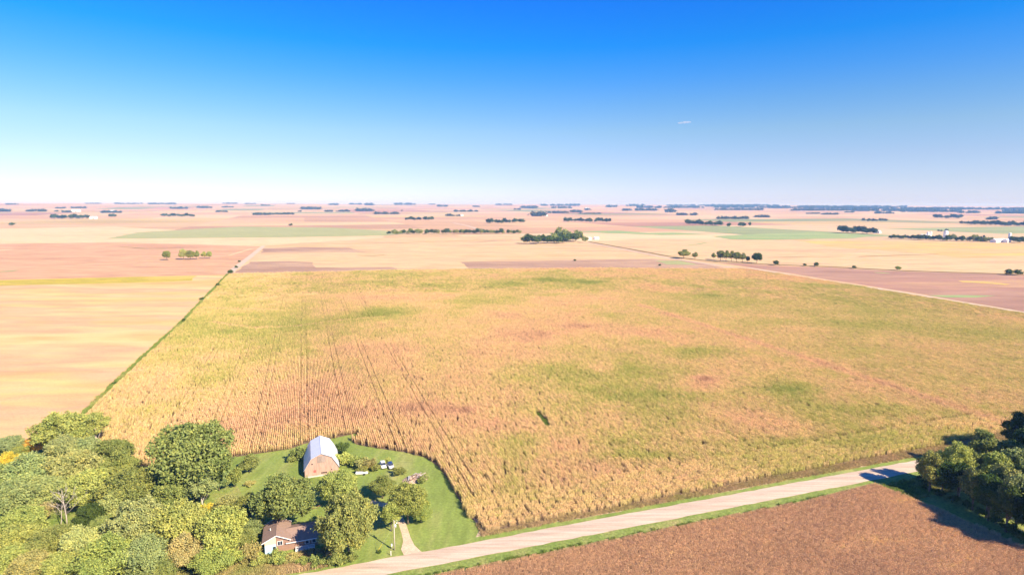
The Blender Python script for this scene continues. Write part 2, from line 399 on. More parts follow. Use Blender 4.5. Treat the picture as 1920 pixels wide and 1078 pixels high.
lane('farm_lane', [(430, 512), (445, 500), (466, 484), (494, 461.5)], 9, .22, M['gravel'], 'pale narrow lane at the far left corner of the corn')
lane('side_road', [(1101, 455), (1170, 468), (1250, 483.5), (1372, 502), (1404, 502.5), (1540, 525), (1702, 550), (1920, 586.5), (2200, 633)], 8, .22, M['gravel'], 'thin pale road between the corn and the purple brown field')
lane('field_ditch', [(1104, 453.3), (1175, 466), (1255, 481), (1345, 491.2), (1440, 495.5), (1560, 500.5), (1690, 507.5), (1920, 515)], 10, .24, field_mat('ditch_grass', [(0.17, 0.13, 0.055), (0.24, 0.18, 0.08)], .05), 'dark weedy ditch between the tan and purple brown fields')
lane('far_road', [(850, 418), (878, 424), (900, 431)], 14, .3, M['gravel'], 'short pale stretch of road behind the tree row')

# yard, verges
yard = [road_pt(-260, half - .6), road_pt(840, half - .6), road_pt(840, half + 30), G(1893, 806), G(905, 985), G(860, 900), G(800, 850), G(700, 822), G(690, 805), G(600, 812), G(430, 850), G(260, 850), G(195, 798), G(150, 780), G(80, 830), G(-60, 850), G(-400, 880), road_pt(-260, 60)]
sheet('lawn', yard, .03, M['lawn'], 'mown green farmyard lawn with worn yellow patches', 'lawn')
sheet('roadside_grass', [road_pt(-260, -half + .6), road_pt(840, -half + .6), road_pt(840, -half - 14), road_pt(-260, -half - 14)], .035, M['rough_grass'], 'green grass verge between the gravel road and the brown bean field', 'verge')
DS = [road_pt(t, half + 2.3 + .35 * math.sin(t / 9) + lw() * 2) for t in range(6, 420, 4)]
DN = [road_pt(t, half + 11.5) for t in range(420, 6, -8)]
sheet('dry_verge', DS + DN, .055, M['dry_verge'], 'brown dry strip between the corn and the mown roadside', 'verge')
dv = [(757, 1040), (752, 1030), (756, 1014), (753, 1000), (748, 985), (742, 968), (730, 955), (700, 945), (640, 938), (640, 932), (700, 938), (738, 946), (752, 962), (760, 978), (764, 990), (770, 1008), (777, 1022), (790, 1034), (792, 1040)]
sheet('driveway', [G(*p) for p in dv], .075, M['drive'], 'narrow gravel driveway leading from the road into the farmyard', 'driveway')

# ------------------------------------------------------------------ crop polygons
CORN = [(912, 999), (1130, 957), (1340, 916), (1560, 874), (1740, 840), (1893, 811), (2140, 763), (2300, 735), (2300, 655), (1920, 590), (1702, 554), (1560, 530), (1404, 506), (1100, 504), (750, 508), (430, 515),
        (348, 602), (231, 712), (156, 788), (150, 800), (190, 850), (250, 872), (300, 880), (390, 866), (439, 857), (500, 848), (545, 841), (571, 832), (600, 826), (630, 820.5), (668, 812.5), (672, 818), (660, 826), (668, 833), (685, 836.5), (722, 842.5), (761, 848), (800, 858.5), (823, 876), (840, 899), (854, 925), (872, 955), (884, 973), (903, 982), (908, 992)]
CP = [G(*p) for p in CORN]
sheet('corn_soil', CP, .06, M['soil'], 'dark soil below the standing corn', 'soil')
sheet('bare_soil', [(886, 968), (904, 978), (914, 992), (911, 1000), (905, 1001), (896, 988)], .085, M['bare_soil'], 'small bare grey soil patch at the front corner of the corn', 'soil')
BEAN = [G(1640, 909), G(1672, 921), G(1710, 937), G(1780, 964), G(1860, 999), G(1930, 1032), G(2060, 1095), G(2060, 1200), G(700, 1200), G(700, 1105), G(860, 1072), G(1100, 1024), G(1340, 975), G(1500, 943)]
sheet('bean_soil', BEAN, .06, M['soil'], 'dark soil below the ripe beans', 'soil')
def inside(px, py, poly):
    r = np.zeros(len(px), bool); n_ = len(poly)
    for i in range(n_):
        x1, y1 = poly[i].x, poly[i].y; x2, y2 = poly[(i + 1) % n_].x, poly[(i + 1) % n_].y
        if y1 == y2: continue
        c = ((y1 > py) != (y2 > py)) & (px < (x2 - x1) * (py - y1) / (y2 - y1) + x1)
        r ^= c
    return r
def seg_dist(px, py, a, b_):
    dx, dy = b_.x - a.x, b_.y - a.y; t = np.clip(((px - a.x) * dx + (py - a.y) * dy) / (dx * dx + dy * dy), 0, 1)
    return np.hypot(px - a.x - t * dx, py - a.y - t * dy)
def vnoise(x, y, s, seed):
    r = np.random.default_rng(seed); tab = r.random((256, 256))
    x = x / s + 1000; y = y / s + 1000
    xi = np.floor(x).astype(int); yi = np.floor(y).astype(int); fx = x - xi; fy = y - yi
    fx = fx * fx * (3 - 2 * fx); fy = fy * fy * (3 - 2 * fy); g = lambda a, b_: tab[a % 256, b_ % 256]
    return (g(xi, yi) * (1 - fx) + g(xi + 1, yi) * fx) * (1 - fy) + (g(xi, yi + 1) * (1 - fx) + g(xi + 1, yi + 1) * fx) * fy
def fbm(x, y, s, seed):
    return (vnoise(x, y, s, seed) * .5 + vnoise(x, y, s / 2.1, seed + 1) * .27 + vnoise(x, y, s / 4.3, seed + 2) * .15 + vnoise(x, y, s / 9, seed + 3) * .08)
def rowgrid(poly, e, spacing, step):
    f_ = Vector((-e.y, e.x, 0))
    us_ = [p.dot(e) for p in poly]; vs2 = [p.dot(f_) for p in poly]
    a = np.arange(min(us_), max(us_), step); b_ = np.arange(math.floor(min(vs2) / spacing), math.ceil(max(vs2) / spacing)) 
    A, B = np.meshgrid(a, b_, indexing='xy'); row = B.ravel()
    A = A.ravel() + rng.uniform(-.15, .15, A.size) * step; B = row * spacing
    x = A * e.x + B * f_.x; y = A * e.y + B * f_.y
    k = inside(x, y, poly)
    return x[k], y[k], row[k].astype(int)

# clumps of crop plants
def cards(pos, nrm, up, w, h_):
    """quads at pos spanned by two directions"""
    a = up * (h_[:, None] / 2); b_ = np.cross(nrm, up); b_ /= np.maximum(np.linalg.norm(b_, axis=1, keepdims=True), 1e-6); b_ = b_ * (w[:, None] / 2)
    v = np.stack([pos - a - b_, pos - a + b_, pos + a + b_ * .6, pos + a - b_ * .6], 1).reshape(-1, 3)
    return v, np.arange(len(v)).reshape(-1, 4)
def corn_clump(seed, length, rows, gap):
    r = np.random.default_rng(seed); V = []; T = []
    for q in range(rows):
        for x in np.arange(-length / 2, length / 2, .2):
            x = x + r.uniform(-.06, .06); y = (q - (rows - 1) / 2) * gap + r.uniform(-.06, .06); hgt = r.uniform(2.1, 2.7)
            lean = r.uniform(-.12, .12, 2); pt = r.uniform(0, 1)
            def P(z): return np.array([x + lean[0] * z / 2, y + lean[1] * z / 2, z])
            w = .022
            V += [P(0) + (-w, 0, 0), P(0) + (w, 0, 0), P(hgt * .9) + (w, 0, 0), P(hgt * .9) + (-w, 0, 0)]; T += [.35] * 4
            az = r.uniform(0, 6.28)
            for k in range(7):
                z0 = .55 + k * (hgt - .75) / 7 + r.uniform(-.05, .05); az += math.pi + r.uniform(-.7, .7)
                d = np.array([math.cos(az), math.sin(az), 0]); s = np.array([-d[1], d[0], 0]) * r.uniform(.05, .075)
                ln = r.uniform(.42, .62); up_ = r.uniform(.12, .38); b0 = P(z0); b1 = b0 + d * ln * .55 + (0, 0, up_); b2 = b0 + d * ln + (0, 0, up_ - r.uniform(.25, .6))
                t = np.clip(.05 + .85 * z0 / hgt * r.uniform(.35, 1.45) * (.6 + .6 * pt), 0, 1)  # shade between the plants painted in: lower leaves darker, tops brighter
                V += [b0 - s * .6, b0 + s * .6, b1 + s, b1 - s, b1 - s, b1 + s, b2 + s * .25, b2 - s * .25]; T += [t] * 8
            for k in range(3):
                an = r.uniform(0, 6.28); d = np.array([math.cos(an) * .14, math.sin(an) * .14, r.uniform(.18, .34)]); s = np.array([-math.sin(an), math.cos(an), 0]) * .03
                b0 = P(hgt * .9); V += [b0 - s, b0 + s, b0 + d + s, b0 + d - s]; T += [.9] * 4
    return np.array(V), np.arange(len(V)).reshape(-1, 4), np.array(T)
def bean_clump(seed, length):
    r = np.random.default_rng(seed); n_ = int(120 * length)
    pos = np.stack([r.uniform(-length / 2, length / 2, n_), r.uniform(-.25, .25, n_), r.uniform(.05, .85, n_) ** .8], 1)
    nr = r.normal(0, 1, (n_, 3)); nr[:, 2] = np.abs(nr[:, 2]) * .7; nr /= np.linalg.norm(nr, axis=1, keepdims=True)
    up = r.normal(0, .6, (n_, 3)); up[:, 2] += 1; up /= np.linalg.norm(up, axis=1, keepdims=True)
    v, f = cards(pos, nr, up, r.uniform(.05, .10, n_), r.uniform(.10, .22, n_))
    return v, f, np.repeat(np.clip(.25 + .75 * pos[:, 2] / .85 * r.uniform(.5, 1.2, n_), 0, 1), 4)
def grass_clump(seed, rad, hgt, n_):
    r = np.random.default_rng(seed)
    pos = np.stack([r.normal(0, rad, n_), r.normal(0, rad, n_), np.zeros(n_)], 1); hh = hgt * r.uniform(.4, 1.1, n_); pos[:, 2] = hh / 2
    an = r.uniform(0, 6.28, n_); nr = np.stack([np.cos(an), np.sin(an), np.full(n_, .2)], 1)
    up = np.stack([r.normal(0, .3, n_), r.normal(0, .3, n_), np.ones(n_)], 1); up /= np.linalg.norm(up, axis=1, keepdims=True)
    v, f = cards(pos, nr, up, r.uniform(.05, .11, n_), hh)
    return v, f, np.repeat(r.uniform(0, 1, n_), 4)
def proto_collection(name, parts, mat):
    c = bpy.data.collections.new(name)
    for i, (v, f, t) in enumerate(parts):
        me = np_mesh(name, v, f, mats=[mat]); a = me.attributes.new('tone', 'FLOAT', 'POINT'); a.data.foreach_set('value', t.astype(np.float32))
        c.objects.link(bpy.data.objects.new('%s_clump_%02d' % (name, i), me))
    return c
def scatter(name, coll, x, y, z, rot, scale, tint, label, cat):
    me = bpy.data.meshes.new(name); n_ = len(x); me.vertices.add(n_)
    me.vertices.foreach_set('co', np.stack([x, y, np.broadcast_to(z, x.shape)], 1).astype(np.float32).ravel())
    for nm, val in (('rot', rot), ('size', scale), ('tint', tint)):
        a = me.attributes.new(nm, 'FLOAT', 'POINT'); a.data.foreach_set('value', np.broadcast_to(val, x.shape).astype(np.float32))
    ng = bpy.data.node_groups.new(name, 'GeometryNodeTree')
    ng.interface.new_socket('Geometry', in_out='INPUT', socket_type='NodeSocketGeometry'); ng.interface.new_socket('Geometry', in_out='OUTPUT', socket_type='NodeSocketGeometry')
    N = ng.nodes; L = ng.links
    gi = N.new('NodeGroupInput'); go = N.new('NodeGroupOutput'); ip = N.new('GeometryNodeInstanceOnPoints'); ci = N.new('GeometryNodeCollectionInfo')
    ci.inputs['Collection'].default_value = coll; ci.inputs['Separate Children'].default_value = True; ci.inputs['Reset Children'].default_value = True
    ip.inputs['Pick Instance'].default_value = True
    ri = N.new('FunctionNodeRandomValue'); ri.data_type = 'INT'
    [s for s in ri.inputs if s.name == 'Min' and s.type == 'INT'][0].default_value = 0
    [s for s in ri.inputs if s.name == 'Max' and s.type == 'INT'][0].default_value = len(coll.objects) - 1
    L.new([s for s in ri.outputs if s.type == 'INT'][0], ip.inputs['Instance Index'])
    def att(nm):
        a = N.new('GeometryNodeInputNamedAttribute'); a.data_type = 'FLOAT'; a.inputs['Name'].default_value = nm; return a.outputs['Attribute']
    cx = N.new('ShaderNodeCombineXYZ'); L.new(att('rot'), cx.inputs['Z']); e2 = N.new('FunctionNodeEulerToRotation'); L.new(cx.outputs[0], e2.inputs[0]); L.new(e2.outputs[0], ip.inputs['Rotation'])
    L.new(att('size'), ip.inputs['Scale'])
    L.new(gi.outputs[0], ip.inputs['Points']); L.new(ci.outputs[0], ip.inputs['Instance']); L.new(ip.outputs[0], go.inputs[0])
    o = link(name, me); md = o.modifiers.new('plants', 'NODES'); md.node_group = ng
    return tag(o, label, cat, kind='stuff')

M['corn'] = crop_mat('corn', [(0.0, (0.31, 0.35, 0.085)), (0.25, (0.55, 0.49, 0.155)), (0.5, (0.73, 0.54, 0.26)), (0.75, (0.73, 0.475, 0.275)), (1.0, (0.50, 0.29, 0.18))], .2, .12)
M['bean'] = crop_mat('bean', [(0.0, (0.76, 0.56, 0.22)), (0.35, (0.65, 0.43, 0.25)), (0.7, (0.56, 0.36, 0.225)), (1.0, (0.46, 0.285, 0.185))], .3, .12)
M['weed'] = crop_mat('weed', [(0.0, (0.12, 0.20, 0.04)), (0.4, (0.26, 0.33, 0.08)), (0.7, (0.48, 0.40, 0.17)), (1.0, (0.54, 0.39, 0.22))])

# ripeness of the corn: patches seen from the air (centre pixel, half width, half height in pixels, shift)
PATCH = [(960, 645, 70, 26, .20), (1420, 790, 95, 34, .22), (620, 745, 85, 24, .13), (470, 800, 190, 26, .14), (560, 640, 90, 30, -.14), (880, 690, 40, 18, .1), (1130, 695, 26, 9, .2), (1045, 575, 50, 12, .16), (800, 770, 70, 12, .11), (1130, 790, 110, 30, .16),
         (1310, 730, 46, 11, .22), (1320, 716, 20, 5, .4), (1420, 575, 150, 6, -.04), (1090, 615, 60, 8, .16), (1230, 625, 45, 8, .13), (1200, 700, 120, 20, -.16), (1290, 665, 60, 14, -.24), (1220, 745, 60, 14, -.2), (1480, 730, 40, 10, -.22), (1500, 835, 130, 10, -.1),
         (1100, 880, 170, 22, .14), (1060, 850, 60, 18, .17), (960, 860, 30, 50, -.16), (1170, 860, 200, 6, -.14), (430, 640, 120, 50, -.10), (700, 590, 60, 20, -.14), (1560, 650, 130, 18, -.10), (1650, 690, 50, 8, -.2), (1560, 610, 120, 8, -.08), (1780, 620, 90, 12, -.1),
         (1500, 660, 16, 8, .12), (1560, 690, 120, 10, .14), (1880, 650, 60, 6, .15), (1680, 720, 90, 10, .15), (1850, 750, 110, 20, .18), (1480, 620, 50, 9, .10), (1780, 655, 60, 9, .12), (1600, 770, 80, 10, -.12), (1740, 800, 120, 16, .12), (1100, 530, 120, 7, -.10), (700, 560, 200, 7, .07), (1350, 520, 120, 5, .14), (940, 800, 60, 14, .18), (870, 775, 26, 5, .3), (760, 770, 26, 7, .12)]
def ground_ellipse(px, py, rx, ry):
    c = G(px, py); w = rx * depth(c) / F; a = G(px, py - ry); b_ = G(px, py + ry); return c, w, abs(a.y - b_.y) / 2
PE = [(*ground_ellipse(*p[:4]), p[4]) for p in PATCH]
def corn_tint(x, y):
    t = .43 + (fbm(x * .9 + y * .2, y, 90, 11) - .5) * .75 + (fbm(x, y, 22, 31) - .5) * .42
    for c, w, hh, s in PE:
        q = ((x - c.x) / w) ** 2 + ((y - c.y) / hh) ** 2
        q = q * (1 + .9 * (fbm(x, y, 25, 51) - .5) * 2)
        t = t + 1.35 * s * np.exp(-q * .9)
    # the neighbouring corn beyond the notch is greener, with a pale strip along the boundary
    ca, cb, cd_ = G(1893, 812), G(1182, 574), G(1700, 552)
    s1 = (cb.x - ca.x) * (y - ca.y) - (cb.y - ca.y) * (x - ca.x); s2 = (cd_.x - cb.x) * (y - cb.y) - (cd_.y - cb.y) * (x - cb.x)
    other = (s1 < 0) & (s2 < 0); t = np.where(other, .36 + (t - .43) * .55, t)
    dd = seg_dist(x, y, ca, cb); t = t + .30 * np.exp(-((dd - 7) / 5) ** 2) * other
    return t
FR0, FR1 = G(912, 999), G(1893, 811)
TRACKS = [[(400, 607), (480, 618), (560, 614), (640, 603), (720, 597)], [(400, 545), (480, 540), (560, 537), (640, 536), (740, 540), (880, 548)], [(1300, 545), (1380, 542), (1480, 545)], [(380, 580), (440, 582), (520, 583)]]
DARK = [((1009, 779), (1027, 803), 1.2)]
def corn_points(step, spacing, dmin, dmax, head):
    e = dirn if head else E2
    x, y, row = rowgrid(CP, e, spacing, step)
    d = np.hypot(x, y); hd = seg_dist(x, y, FR0, FR1)
    keep = (d >= dmin) & (d < dmax) & ((hd < 17) if head else (hd >= 17))
    x, y, row = x[keep], y[keep], row[keep]
    if not head and spacing < 1:
        # sprayer wheel tracks: pairs of flattened rows in the left part of the field
        m_ = row % 22; track = ((m_ == 3) | (m_ == 7)) & (x + .32 * y < 45)
    else: track = np.zeros(len(x), bool)
    k = rng.random(len(x)) > .03; x, y, track = x[k], y[k], track[k]
    for a, b_, w in DARK:
        k = seg_dist(x, y, G(*a), G(*b_)) > w * (.5 + fbm(x, y, 3, 55)); x, y, track = x[k], y[k], track[k]
    size = .80 + .16 * (fbm(x, y, 12, 71) - .5) * 2 + rng.normal(0, .06, len(x)); size[track] *= np.where(fbm(x, y, 70, 93) > .47, .78, .90)[track]
    t = corn_tint(x, y) + rng.normal(0, .07, len(x))
    for tr in TRACKS:
        P = [G(*p) for p in tr]
        for a, b_ in zip(P[:-1], P[1:]):
            k = seg_dist(x, y, a, b_) < 3.0; size[k] *= .9; t[k] += .2
    rot = math.atan2(e.y, e.x) + np.where(rng.random(len(x)) < .5, 0, math.pi)
    return x, y, rot, size, np.clip(t, .02, .98)
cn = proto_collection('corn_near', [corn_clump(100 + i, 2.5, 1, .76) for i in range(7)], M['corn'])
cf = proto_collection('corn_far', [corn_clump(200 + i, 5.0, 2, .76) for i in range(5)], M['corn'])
NEAR = 600.0
for nm, coll, args, lab in (('corn_crop', cn, (2.5, .76, 0, NEAR, False), 'ripe golden green corn filling the near part of the big field'), ('corn_crop', cn, (2.5, .76, 0, 5000, True), 'headland rows of golden corn along the roadside'), ('corn_crop', cf, (5.0, 1.52, NEAR, 5000, False), 'ripe golden corn in the far half of the big field')):
    x, y, rot, s, t = corn_points(*args)
    print(nm, len(x)); scatter(nm, coll, x, y, .06, rot, s, t, lab, 'corn')
# ripe beans in the foreground
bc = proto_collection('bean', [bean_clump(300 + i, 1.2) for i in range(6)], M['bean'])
x, y, row = rowgrid(BEAN, Vector((math.cos(A1 + .05), math.sin(A1 + .05), 0)), .62, 1.2)
k = (y > 95) & (np.abs(x) < .95 * y + 10); x, y = x[k], y[k]
YB = [(*ground_ellipse(*p[:4]), p[4]) for p in [(1640, 1014, 45, 10, -.38), (1575, 1030, 40, 8, -.2), (1780, 1065, 30, 8, -.36), (1810, 1050, 30, 5, -.2), (1690, 940, 40, 10, -.25)]]
t = .62 + (fbm(x, y, 30, 5) - .5) * .6 + rng.normal(0, .1, len(x))
for c, w, hh, s in YB: t = t + s * np.exp(-(((x - c.x) / w) ** 2 + ((y - c.y) / hh) ** 2) * (1 + 1.5 * (fbm(x, y, 8, 6) - .5)))
print('bean', len(x))
scatter('bean_crop', bc, x, y, .06, A1 + .05 + rng.choice([0, math.pi], len(x)), .9 + .2 * fbm(x, y, 6, 8), np.clip(t, .02, .98), 'reddish brown ripe bean crop in the foreground', 'beans')
# weeds and tall grass
gc = proto_collection('weed', [grass_clump(400 + i, .32, .75, 60) for i in range(5)], M['weed'])
def along(n_, t0, t1, s0, s1):
    t = rng.uniform(t0, t1, n_); s = rng.uniform(s0, s1, n_)
    return mid0.x + dirn.x * t + side.x * s, mid0.y + dirn.y * t + side.y * s, t, s
x, y, t, s = along(16000, -60, 260, -half - 13.5, -half - 3.0); k = ~inside(x, y, BEAN); x, y, t, s = x[k], y[k], t[k], s[k]
k = rng.random(len(x)) < np.clip((-(s + half) - 2.5) / 5, .05, 1); x, y, s = x[k], y[k], s[k]
scatter('ditch_weeds', gc, x, y, .04, rng.uniform(0, 6.28, len(x)), rng.uniform(.5, 1.1, len(x)), np.clip(.25 + .7 * (fbm(x, y, 7, 21) - .3) + .03 * (-(s + half) - 6), 0, 1), 'tall weeds lining the ditch beside the brown bean field', 'weeds')
x, y, t, s = along(14000, 8, 330, half + 2.2, half + 8.0); k = ~inside(x, y, CP); x, y, s = x[k], y[k], s[k]
scatter('dry_weeds', gc, x, y, .04, rng.uniform(0, 6.28, len(x)), rng.uniform(.4, .9, len(x)), np.clip(.88 + .4 * (fbm(x, y, 9, 22) - .5) * 2, .1, 1), 'dry brownish weeds between the corn and the mown roadside', 'weeds')
# tall brown weeds at the house front and below the wood
x, y, t, s = along(9000, -150, -32, half + 1.5, half + 9.0)
scatter('front_weeds', gc, x, y, .04, rng.uniform(0, 6.28, len(x)), rng.uniform(.7, 1.4, len(x)), np.clip(.75 + .5 * (fbm(x, y, 9, 23) - .5) * 2, .1, 1), 'tall brown weeds between the house and the road', 'weeds')
# fence line weeds along the left edge of the corn and on the bean field margin by the right wood
P = [G(*p) for p in LB]; xs = []; ys = []
for a, b_ in zip(P[:-1], P[1:]):
    n_ = int((b_ - a).length * 5); tt = rng.random(n_); xs.append(a.x + (b_.x - a.x) * tt + rng.normal(0, .7, n_)); ys.append(a.y + (b_.y - a.y) * tt + rng.normal(0, .7, n_))
x = np.concatenate(xs); y = np.concatenate(ys)
scatter('fence_line_weeds', gc, x, y, .06, rng.uniform(0, 6.28, len(x)), rng.uniform(.8, 1.6, len(x)), np.clip(.15 + .5 * fbm(x, y, 20, 24), 0, .8), 'thin green weedy line between the orange field and the corn', 'weeds')
a = G(1009, 779); b_ = G(1027, 803); n_ = 150; tt = rng.random(n_)
x = a.x + (b_.x - a.x) * tt + rng.normal(0, .6, n_); y = a.y + (b_.y - a.y) * tt + rng.normal(0, .6, n_)
scatter('weed_patch', gc, x, y, .06, rng.uniform(0, 6.28, n_), rng.uniform(.8, 1.6, n_), rng.uniform(0, .25, n_), 'small dark green weed gap in the middle of the corn', 'weeds')

sheet('wood_floor', [road_pt(160, -half - 13.9), road_pt(840, -half - 13.9), road_pt(840, -half - 320), G(2060, 1200), G(2060, 1094), G(1930, 1031), G(1860, 998), G(1780, 963), G(1710, 936), G(1672, 920), G(1640, 908)], .05, M['rough_grass'], 'grassy margin and floor of the dark wood on the right', 'grass')
sheet('wood_floor', [G(430, 880), G(470, 960), G(470, 1040), road_pt(-48, half + 9), road_pt(-260, half + 9), road_pt(-260, 62), G(-390, 881), G(-58, 852), G(85, 832), G(150, 783), G(192, 852), G(255, 874), G(300, 882), G(385, 869)], .05, M['rough_grass'], 'grassy floor below the wood on the lower left', 'grass')

# ------------------------------------------------------------------ trees
def crown(seed, w, hgt, z0, nl, ncards, size, form='round', hollow=.62):
    """leaf clusters on the shells of many lobes that together make one crown; w,hgt crown size, z0 its underside"""
    r = np.random.default_rng(seed); rx = w / 2; rz = hgt / 2; cz = z0 + rz
    L = []
    for i in range(nl):
        if form == 'cone':
            t = (i + .5) / nl; rr_ = rx * (1 - t) * .75; an = i * 2.4 + r.uniform(0, .6)
            L.append((rr_ * math.cos(an), rr_ * math.sin(an), z0 + hgt * t * .94, max(.5, rx * (.62 - .45 * t)))); continue
        u = r.uniform(-.75, 1); an = i * 2.4 + r.uniform(-.5, .5); q = math.sqrt(max(0, 1 - u * u)); k = r.uniform(.52, .84)
        lr = r.uniform(.20, .36) * min(rx, rz * 1.2)
        L.append((rx * k * q * math.cos(an), rx * k * q * math.sin(an), cz + rz * k * u * (1 if u > 0 else .8), lr))
    if form != 'cone': L.append((0, 0, cz, min(rx, rz) * .55))
    L = np.array(L); wt = L[:, 3] ** 2; wt /= wt.sum()
    li = r.choice(len(L), ncards, p=wt)
    d = r.normal(0, 1, (ncards, 3)); d[:, 2] += .25; d /= np.linalg.norm(d, axis=1, keepdims=True)
    rad = L[li, 3] * (hollow + (1.12 - hollow) * r.random(ncards) ** .55)
    bump = 1 + .20 * np.sin(d[:, 0] * 6 + li) * np.sin(d[:, 1] * 7 + li * 2) + .14 * np.sin(d[:, 2] * 11 + li * 3)
    sq = np.array([1, 1, .85])
    pos = L[li, :3] + d * (rad * bump)[:, None] * sq
    # small twig clusters: pull leaves towards shared centres, leaving gaps
    ncl = max(20, ncards // 40); cen = pos[r.integers(0, ncards, ncl)]
    ci = r.integers(0, ncl, ncards); take = r.random(ncards) < .62
    pos[take] = cen[ci[take]] + r.normal(0, size * 1.15, (take.sum(), 3)) * (1, 1, .75)
    li2 = np.where(take, ci + 100, li)
    nr = d * .8 + r.normal(0, .5, d.shape); nr /= np.linalg.norm(nr, axis=1, keepdims=True)
    up = r.normal(0, 1, d.shape); up -= nr * (up * nr).sum(1, keepdims=True); up /= np.linalg.norm(up, axis=1, keepdims=True)
    pos[:, 2] = np.maximum(pos[:, 2], .15)
    v, f = cards(pos, nr, up, size * r.uniform(.6, 1.2, ncards), size * r.uniform(.7, 1.4, ncards))
    lt = r.random(ncl + 200); tone = np.clip(.30 * lt[li2 % len(lt)] + .38 * r.random(len(L))[li] + .32 * r.random(ncards), 0, 1)
    return v, f, np.repeat(tone, 4), L
def trunk_mesh(seed, hgt, rad, L, mat, nlimb=9):
    r = random.Random(seed); mb = MB()
    top = hgt * .72; b = [(0, 0, -.3)]
    for k in range(1, 6): b.append((r.uniform(-.25, .25) * k / 3, r.uniform(-.25, .25) * k / 3, top * k / 5))
    mb.tube(b, [rad * 1.25, rad, rad * .85, rad * .65, rad * .45, rad * .22], 7)
    for q in list(L)[:nlimb]:
        z = r.uniform(.22, .6) * top; k = z / top * 5; i = int(k); p0 = Vector(b[i]).lerp(Vector(b[min(5, i + 1)]), k - i); p1 = Vector(q[:3])
        md = p0.lerp(p1, .5) + Vector((r.uniform(-.3, .3), r.uniform(-.3, .3), r.uniform(.1, .6)))
        mb.tube([p0, md, p1], [rad * .42, rad * .26, rad * .08], 5)
    return mb.mesh('trunk', mat, True)
def crown_mesh(v, f, t):
    me = np_mesh('crown', v, f, mats=[M['leaf']]); a = me.attributes.new('tone', 'FLOAT', 'POINT'); a.data.foreach_set('value', t.astype(np.float32)); return me
PT = {}   # kind -> list of (crown mesh, trunk mesh, crown width, crown mid height, total height)
def proto(kind, seed, w, hc, z0, nl, nc, size, form='round', rad=.35, bark='bark'):
    v, f, t, L = crown(seed, w, hc, z0, nl, nc, size, form)
    PT.setdefault(kind, []).append((crown_mesh(v, f, t), trunk_mesh(seed, z0 + hc, rad, L, M[bark]), w, z0 + hc * .55, z0 + hc))
for i in range(3): proto('round', 10 + i, 15, 13, 2.2, 38, 26000, .37)
for i in range(2): proto('wide', 20 + i, 20, 11.5, 2.6, 48, 30000, .39)
for i in range(2): proto('tall', 30 + i, 9.5, 14.5, 2.0, 32, 18000, .35)
for i in range(2): proto('small', 40 + i, 6, 5.2, 1.0, 12, 5200, .30, rad=.13)
for i in range(3): proto('shrub', 50 + i, 4, 2.9, .1, 9, 2600, .24, rad=.06)
proto('conifer', 60, 6.5, 12, .6, 26, 7000, .34, 'cone', .2)
proto('airy', 70, 13, 12, 3, 13, 6000, .42, bark='pale_bark'); proto('airy', 71, 12, 13, 3, 12, 5600, .42, bark='pale_bark')
for i in range(4): proto('far', 80 + i, 13, 12.5, .8, 11, 1500, 1.15)
proto('farconifer', 90, 7, 13, .3, 16, 900, .9, 'cone', .2)
TINT = {'mid': (.145, .172, .052), 'dark': (.062, .105, .026), 'deep': (.036, .066, .020), 'olive': (.165, .175, .048), 'lime': (.245, .275, .07), 'bright': (.195, .23, .055), 'grey': (.20, .24, .095), 'pale': (.285, .30, .105),
        'yellowgreen': (.30, .315, .075), 'yellow': (.42, .35, .045), 'orange': (.40, .26, .05), 'tan': (.29, .265, .095), 'pinktan': (.31, .25, .11), 'blue': (.17, .22, .10), 'brown': (.20, .16, .066)}
TINT = {k: (min(.8, v[0] * 1.78), min(.8, v[1] * 1.70), v[2] * 1.95) for k, v in TINT.items()}
_m = (.34, .38, .105); TINT = {k: (v if k in ('yellow', 'orange') else tuple(v[i] * .62 + _m[i] * .38 for i in range(3))) for k, v in TINT.items()}
TINT['deep'] = (.055, .09, .03); TINT['dark'] = (.10, .15, .042)
vr = random.Random(99)
def plant(name, kind, loc, width, tint, label, group=None, cat='tree', hs=1.0, seed=None, parts=True):
    ps = PT[kind]; cm, tm, w, mid, tot = ps[(seed if seed is not None else vr.randrange(99)) % len(ps)]
    s = width / w; col = TINT[tint]; j = vr.uniform(.9, 1.12); c4 = (col[0] * j * vr.uniform(.93, 1.07), col[1] * j, col[2] * j, 1)
    sc = (s * vr.uniform(.95, 1.05), s * vr.uniform(.95, 1.05), s * hs)
    if parts:
        o = empty(name, loc, vr.uniform(0, 6.28)); o.scale = sc
        a = link('crown', cm, o); a.color = c4; link('trunk', tm, o)
    else:
        o = link(name, cm); o.location = loc; o.rotation_euler = (0, 0, vr.uniform(0, 6.28)); o.scale = sc; o.color = c4
    return tag(o, label, cat, group)
def place(px, py, kind, wpx, hs=1.0, seed=0):
    """ground point so that the crown's middle shows at the pixel; returns location and crown width in metres"""
    w = wpx * depth(G(px, py)) / F
    for _ in range(3):
        cm, tm, pw, mid, tot = PT[kind][0]; p = G(px, py, mid * (w / pw) * hs); w = wpx * depth(p) / F
    return Vector((p.x, p.y, 0)), w
def tree(px, py, wpx, kind, tint, label, group=None, hs=1.0, name=None, cat='tree', seed=None):
    loc, w = place(px, py, kind, wpx, hs)
    return plant(name or {'shrub': 'shrub', 'conifer': 'conifer_tree', 'small': 'small_tree'}.get(kind, 'broadleaf_tree'), kind, loc, w, tint, label, group, cat, hs, seed)
WL = 'trees of the lower left wood'
